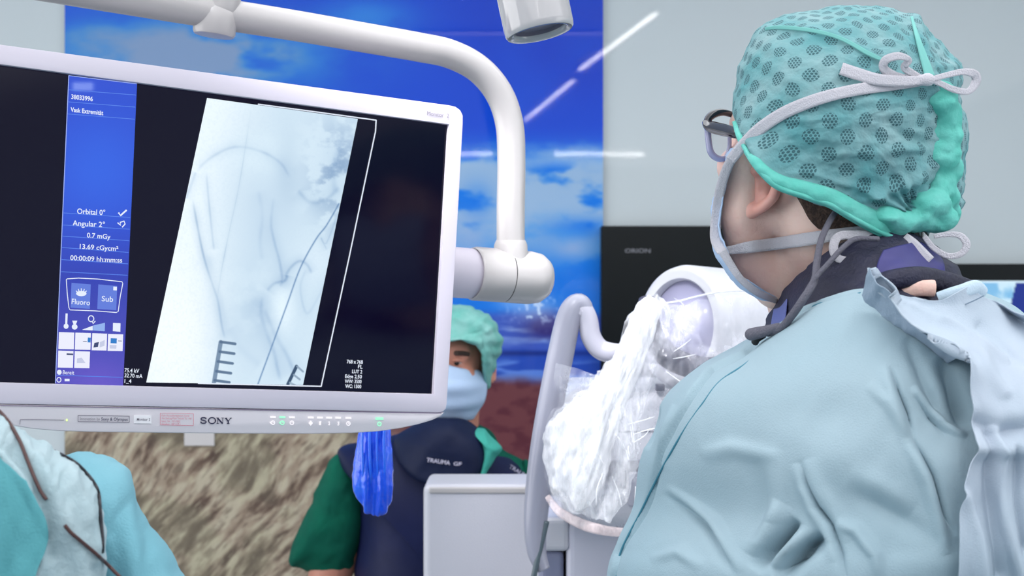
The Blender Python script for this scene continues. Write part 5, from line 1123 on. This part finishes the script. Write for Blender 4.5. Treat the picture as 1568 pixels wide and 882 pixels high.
# overlapping back panel
FR = [
 [(1333, 408, .012), (1345, 432, .010), (1372, 446, .010), (1402, 456, .010), (1438, 460, .011), (1466, 450, .014), (1494, 440, .014), (1510, 454, .010), (1535, 466, .010), (1570, 482, .010), (1640, 500, .008)],
 [(1341, 428, .022), (1356, 446, .018), (1385, 458, .014), (1412, 468, .012), (1444, 472, .012), (1475, 468, .012), (1502, 466, .012), (1525, 474, .011), (1550, 482, .010), (1585, 496, .010), (1650, 516, .008)],
 [(1365, 448, .030), (1380, 468, .024), (1408, 482, .018), (1436, 492, .015), (1462, 496, .013), (1490, 496, .012), (1515, 498, .011), (1540, 504, .010), (1570, 512, .010), (1610, 522, .009), (1670, 540, .007)],
 [(1384, 484, .036), (1402, 500, .030), (1430, 510, .022), (1458, 518, .018), (1486, 524, .015), (1512, 528, .012), (1540, 532, .011), (1565, 538, .010), (1600, 544, .009), (1640, 552, .008), (1690, 570, .006)],
 [(1410, 508, .040), (1430, 520, .036), (1456, 532, .030), (1482, 542, .024), (1508, 550, .018), (1532, 556, .014), (1558, 562, .012), (1585, 568, .011), (1615, 574, .009), (1655, 584, .008), (1700, 600, .006)],
 [(1444, 527, .042), (1462, 538, .040), (1484, 552, .034), (1506, 566, .026), (1528, 578, .020), (1550, 588, .015), (1575, 596, .012), (1600, 604, .010), (1630, 612, .009), (1665, 622, .007), (1705, 640, .006)],
 [(1474, 541, .042), (1488, 556, .038), (1504, 576, .032), (1522, 594, .024), (1542, 610, .018), (1562, 622, .014), (1585, 632, .012), (1610, 640, .010), (1640, 648, .008), (1672, 658, .007), (1710, 675, .006)],
 [(1490, 572, .038), (1500, 590, .034), (1516, 610, .027), (1532, 628, .020), (1550, 644, .016), (1570, 656, .013), (1592, 664, .011), (1616, 672, .009), (1645, 680, .008), (1676, 690, .007), (1712, 705, .006)],
 [(1494, 618, .034), (1504, 632, .028), (1518, 650, .022), (1534, 666, .017), (1552, 680, .014), (1572, 690, .012), (1594, 698, .010), (1618, 706, .009), (1646, 714, .008), (1677, 722, .006), (1714, 736, .006)],
 [(1489, 668, .024), (1500, 682, .020), (1516, 698, .016), (1532, 710, .013), (1550, 722, .011), (1570, 730, .010), (1592, 738, .009), (1616, 745, .008), (1645, 752, .007), (1676, 760, .006), (1712, 772, .006)],
 [(1480, 740, .020), (1492, 750, .016), (1508, 760, .013), (1526, 768, .011), (1545, 776, .010), (1566, 782, .009), (1590, 788, .008), (1615, 794, .008), (1644, 800, .007), (1675, 806, .006), (1712, 816, .006)],
 [(1468, 822, .018), (1482, 828, .015), (1500, 834, .012), (1520, 840, .010), (1542, 846, .009), (1564, 852, .008), (1588, 856, .008), (1614, 860, .007), (1644, 864, .007), (1675, 868, .006), (1712, 875, .006)],
 [(1466, 900, .016), (1480, 904, .013), (1500, 908, .011), (1520, 912, .010), (1542, 916, .009), (1564, 920, .008), (1588, 922, .008), (1614, 924, .007), (1644, 926, .006), (1675, 928, .006), (1712, 930, .005)],
 [(1464, 1020, .014), (1480, 1020, .012), (1500, 1020, .010), (1520, 1020, .010), (1542, 1020, .009), (1564, 1020, .008), (1588, 1020, .008), (1614, 1020, .007), (1644, 1020, .006), (1675, 1020, .006), (1700, 1020, .005)]]
FR += [[(1464 + (x - 1464) * .8, yy, o_) for x, _, o_ in FR[-1]] for yy in (1250, 1500, 1900, 2300)]
FP = []
for r_ in FR:
    row = []
    for x, y, o_ in r_:
        x = x if x < 1560 else 1560 + (x - 1560) * 1.7
        yy = max(y, 478); z = cast(tg, x, max(yy, 478 + (x - 1600) * .28), 0, None)
        z = z if z else 1.2
        row.append((x, y, z - o_ - .008))
    FP.append(row)
def flap_disp(X, Y, W):
    o = (fbm(X / 90, Y / 80, 2, 111) - .5) * .012 + (fbm(X / 24, Y / 60, 2, 113) - .5) * .0022
    for pts, a_, w_ in (([(1400, 470), (1450, 510), (1500, 545), (1540, 600)], .004, 9), ([(1500, 500), (1550, 540), (1600, 560)], -.005, 10), ([(1526, 660), (1530, 720), (1540, 800), (1560, 880)], .008, 8), ([(1514, 670), (1512, 730), (1520, 810), (1530, 880)], -.007, 9), ([(1500, 650), (1530, 662), (1570, 655)], -.010, 14), ([(1490, 690), (1520, 688), (1570, 690)], .006, 10), ([(1556, 690), (1560, 760), (1568, 840)], -.007, 8), ([(1480, 760), (1495, 820), (1500, 880)], .006, 8), ([(1440, 500), (1480, 525), (1540, 548)], .004, 6)):
        d, _, _ = segdist(X, Y, pts); o = o + a_ * np.exp(-(d / w_) ** 2)
    return o
fl = put('back_panel', loft(FP, 14, 14, disp=flap_disp, thick=.0012), mat('gown_panel', (178, 188, 202), .85, bump=(700, .2), mottle=(5, (168, 184, 197), .35, .7)), gown)
# collar binding on the panel, with gathers
put('neck_binding', tube([(1438, 458, 1.176), (1455, 452, 1.172), (1474, 446, 1.172), (1494, 440, 1.178), (1505, 450, 1.186)], .006, seg=12, flat=.5), m_gown2, gown)
put('panel_tape_edge', ribbon([(1478, 466, 1.166, 1.6), (1492, 460, 1.166, 1.6), (1506, 453, 1.168, 1.6)], 1.6), mat('edge_grey', (110, 130, 150), .8), gown)
# turned-back inner facing along the panel's edge
A_ = [(1331, 410), (1341, 432), (1362, 450), (1382, 478), (1408, 508), (1442, 528), (1474, 544)]
B_ = [(1320, 452), (1326, 462), (1340, 474), (1362, 492), (1392, 512), (1422, 532), (1452, 556)]
FC = []
for (x0, y0), (x1, y1) in zip(A_, B_):
    r_ = []
    for t in np.linspace(0, 1, 5):
        x, y = x0 + (x1 - x0) * t, y0 + (y1 - y0) * t; z = cast(tg, max(x, 1325), max(y, 480), 0, 1.17) or 1.17
        r_.append((x, y, z - .030 * (1 - t) - .004))
    FC.append(r_)
put('inner_facing', loft(FC, 8, 12, thick=.001, disp=lambda X, Y, W: (fbm(X / 16, Y / 30, 3, 117) - .5) * .004), mat('gown_inside', (150, 166, 184), .85, bump=(500, .3)), gown)
# sleeves reaching forward over the table, below the picture
for a_, e_, w_ in ((P(1110, 930, 1.42), el, wl), (P(1660, 930, 1.42), er, wr_)):
    sl = tube_np(catmull(np.array([tuple(a_), tuple(a_.lerp(e_, .5)), tuple(e_), tuple(e_.lerp(w_, .5)), tuple(w_)]), 10), np.interp(np.linspace(0, 1, 41), [0, .25, .5, .75, 1], [.085, .082, .072, .058, .040]), 28, caps=False)
    put('sleeve', solidify(sl, .0015), m_gown, gown)
for sg in (-1, 1):
    put('trouser_leg', tube([(bx + sg * .10, 1.385, .75, .085), (bx + sg * .10, 1.39, .45, .08), (bx + sg * .10, 1.42, .14, .07)], .08, world=True, seg=24), mat('scrub_trousers', (30, 110, 110), .85), su_)
    put('clog', prims([('c', Z(bx + sg * .10, 1.39, .045), .052, Z(bx + sg * .11, 1.56, .040), .044)], .004, 3), mat('clog_white', (215, 215, 218), .4), su_)

# ------------------------------------------------------------------ draped equipment at the lower left, with its leads
dp = empty('surgical_drape', (P(40, 0, 1.05).x, 1.08, 0), 'light teal surgical drape falling over a hump at the lower left', 'drape')
m_dt = mat('drape_teal', (108, 164, 178), .85, bump=(500, .25), mottle=(7, (120, 170, 184), .35, .7)); m_dl = mat('drape_teal_lit', (166, 184, 190), .85, bump=(300, .35), mottle=(14, (156, 180, 187), .35, .7)); m_dd = mat('drape_deep_teal', (84, 156, 164), .85, bump=(500, .25))  # the pale tone paints the front fold's stronger light into its cloth
zf = lambda z, d: 441 - (z - CZ) / d * F
def dd1(X, Y, W): return (fbm(X / 60, Y / 120, 4, 121) - .5) * .014 + .006 * np.exp(-(segdist(X, Y, [(185, 730), (190, 800), (205, 890)])[0] / 14) ** 2)
zb1 = zf(.03, 1.12)
put('rear_fold', inflate([(40, 700), (75, 691), (100, 692), (130, 696), (160, 703), (178, 714), (188, 730), (196, 760), (215, 787), (245, 828), (280, 880), (330, 960), (420, 1150), (520, 1600), (560, 2400), (560, zb1), (60, zb1), (20, 2000), (20, 1150), (20, 900)], 1.14, .10, p=3.0, centre=(140, 860), disp=dd1, sub=10, K=50), m_dt, dp)
def dd2(X, Y, W):
    o = (fbm(X / 50, Y / 100, 4, 123) - .5) * .014 + (fbm((X * .9 + Y * .3) / 7, Y / 50, 3, 125) - .5) * .0035
    for pts, a_, w_ in (([(0, 650), (40, 700), (80, 760), (110, 830), (130, 900)], .007, 14), ([(20, 690), (50, 730), (70, 790), (80, 850)], -.006, 10), ([(0, 700), (30, 735), (58, 778), (70, 812)], .004, 7), ([(100, 720), (125, 780), (140, 860)], .004, 8)):
        d, _, _ = segdist(X, Y, pts); o = o + a_ * np.exp(-(d / w_) ** 2)
    return o
put('front_fold', inflate([(-260, 520), (-130, 548), (-50, 592), (0, 634), (30, 655), (60, 676), (92, 695), (115, 715), (135, 738), (150, 765), (155, 800), (158, 850), (162, 900), (175, 1100), (190, 1500), (200, 2400), (200, zf(.03, 1.0)), (-420, zf(.03, 1.0)), (-420, 1500), (-380, 900), (-340, 640)], 1.02, .08, p=3.0, centre=(-60, 850), disp=dd2, sub=10, K=50), m_dl, dp)
td = bvh(*[o.data for o in dp.children if o.name.startswith('front_fold')])
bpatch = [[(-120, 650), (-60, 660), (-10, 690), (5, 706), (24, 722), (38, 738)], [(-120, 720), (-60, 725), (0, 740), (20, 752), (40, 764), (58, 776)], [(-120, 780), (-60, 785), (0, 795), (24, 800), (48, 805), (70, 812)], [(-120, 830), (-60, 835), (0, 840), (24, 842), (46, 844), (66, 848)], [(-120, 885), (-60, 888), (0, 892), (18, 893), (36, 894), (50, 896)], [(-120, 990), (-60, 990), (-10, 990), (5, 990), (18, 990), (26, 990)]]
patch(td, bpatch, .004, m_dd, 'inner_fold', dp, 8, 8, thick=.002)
def dense(tree, pts, off, miss):
    q_ = on(tree, [tuple(p) for p in catmull(np.array(pts, float), 6)], off, miss); z_ = np.array([a_[2] for a_ in q_])
    for _ in range(3): z_[1:-1] = np.minimum(z_[1:-1], (z_[:-2] + z_[2:]) / 2)
    return [(a_[0], a_[1], float(z)) for a_, z in zip(q_, z_)]
def lead(name, pts, r_, m_, label):
    o = put(name, tube(pts, r_, seg=12, sub=8), m_); return tag(o, label, 'cable', None)
m_lb = mat('lead_black', (34, 32, 40), .5); m_lr = mat('lead_black_red', (74, 42, 40), .45)
tdr = bvh(*[o.data for o in dp.children if o.name.startswith('rear_fold')])
lead('cable', dense(td, [(-70, 590), (-30, 610), (-4, 627), (14, 647), (30, 675), (42, 705), (52, 730), (62, 752), (71, 765)], .0025, .95), .0013, m_lr, 'dark cable with a red edge curving down the pale fold, leftmost of the cables')
lead('cable', [(84, 690, 1.038, .0008)] + [(x, y, z - .0, .0013) for x, y, z in dense(td, [(96, 697), (115, 708), (130, 722), (143, 738), (151, 756), (154, 790), (157, 825), (157, 845)], .003, 1.03)], .0024, m_lb, 'black cable bending along the edge between the pale and the teal drape folds')
lead('cable', dense(td, [(99, 804), (108, 815), (122, 827), (140, 842), (158, 858), (174, 874), (190, 892), (220, 940)], .0035, .95), .0013, m_lr, 'dark red-tinged cable crossing the drape to the bottom edge, lowest of the cables')
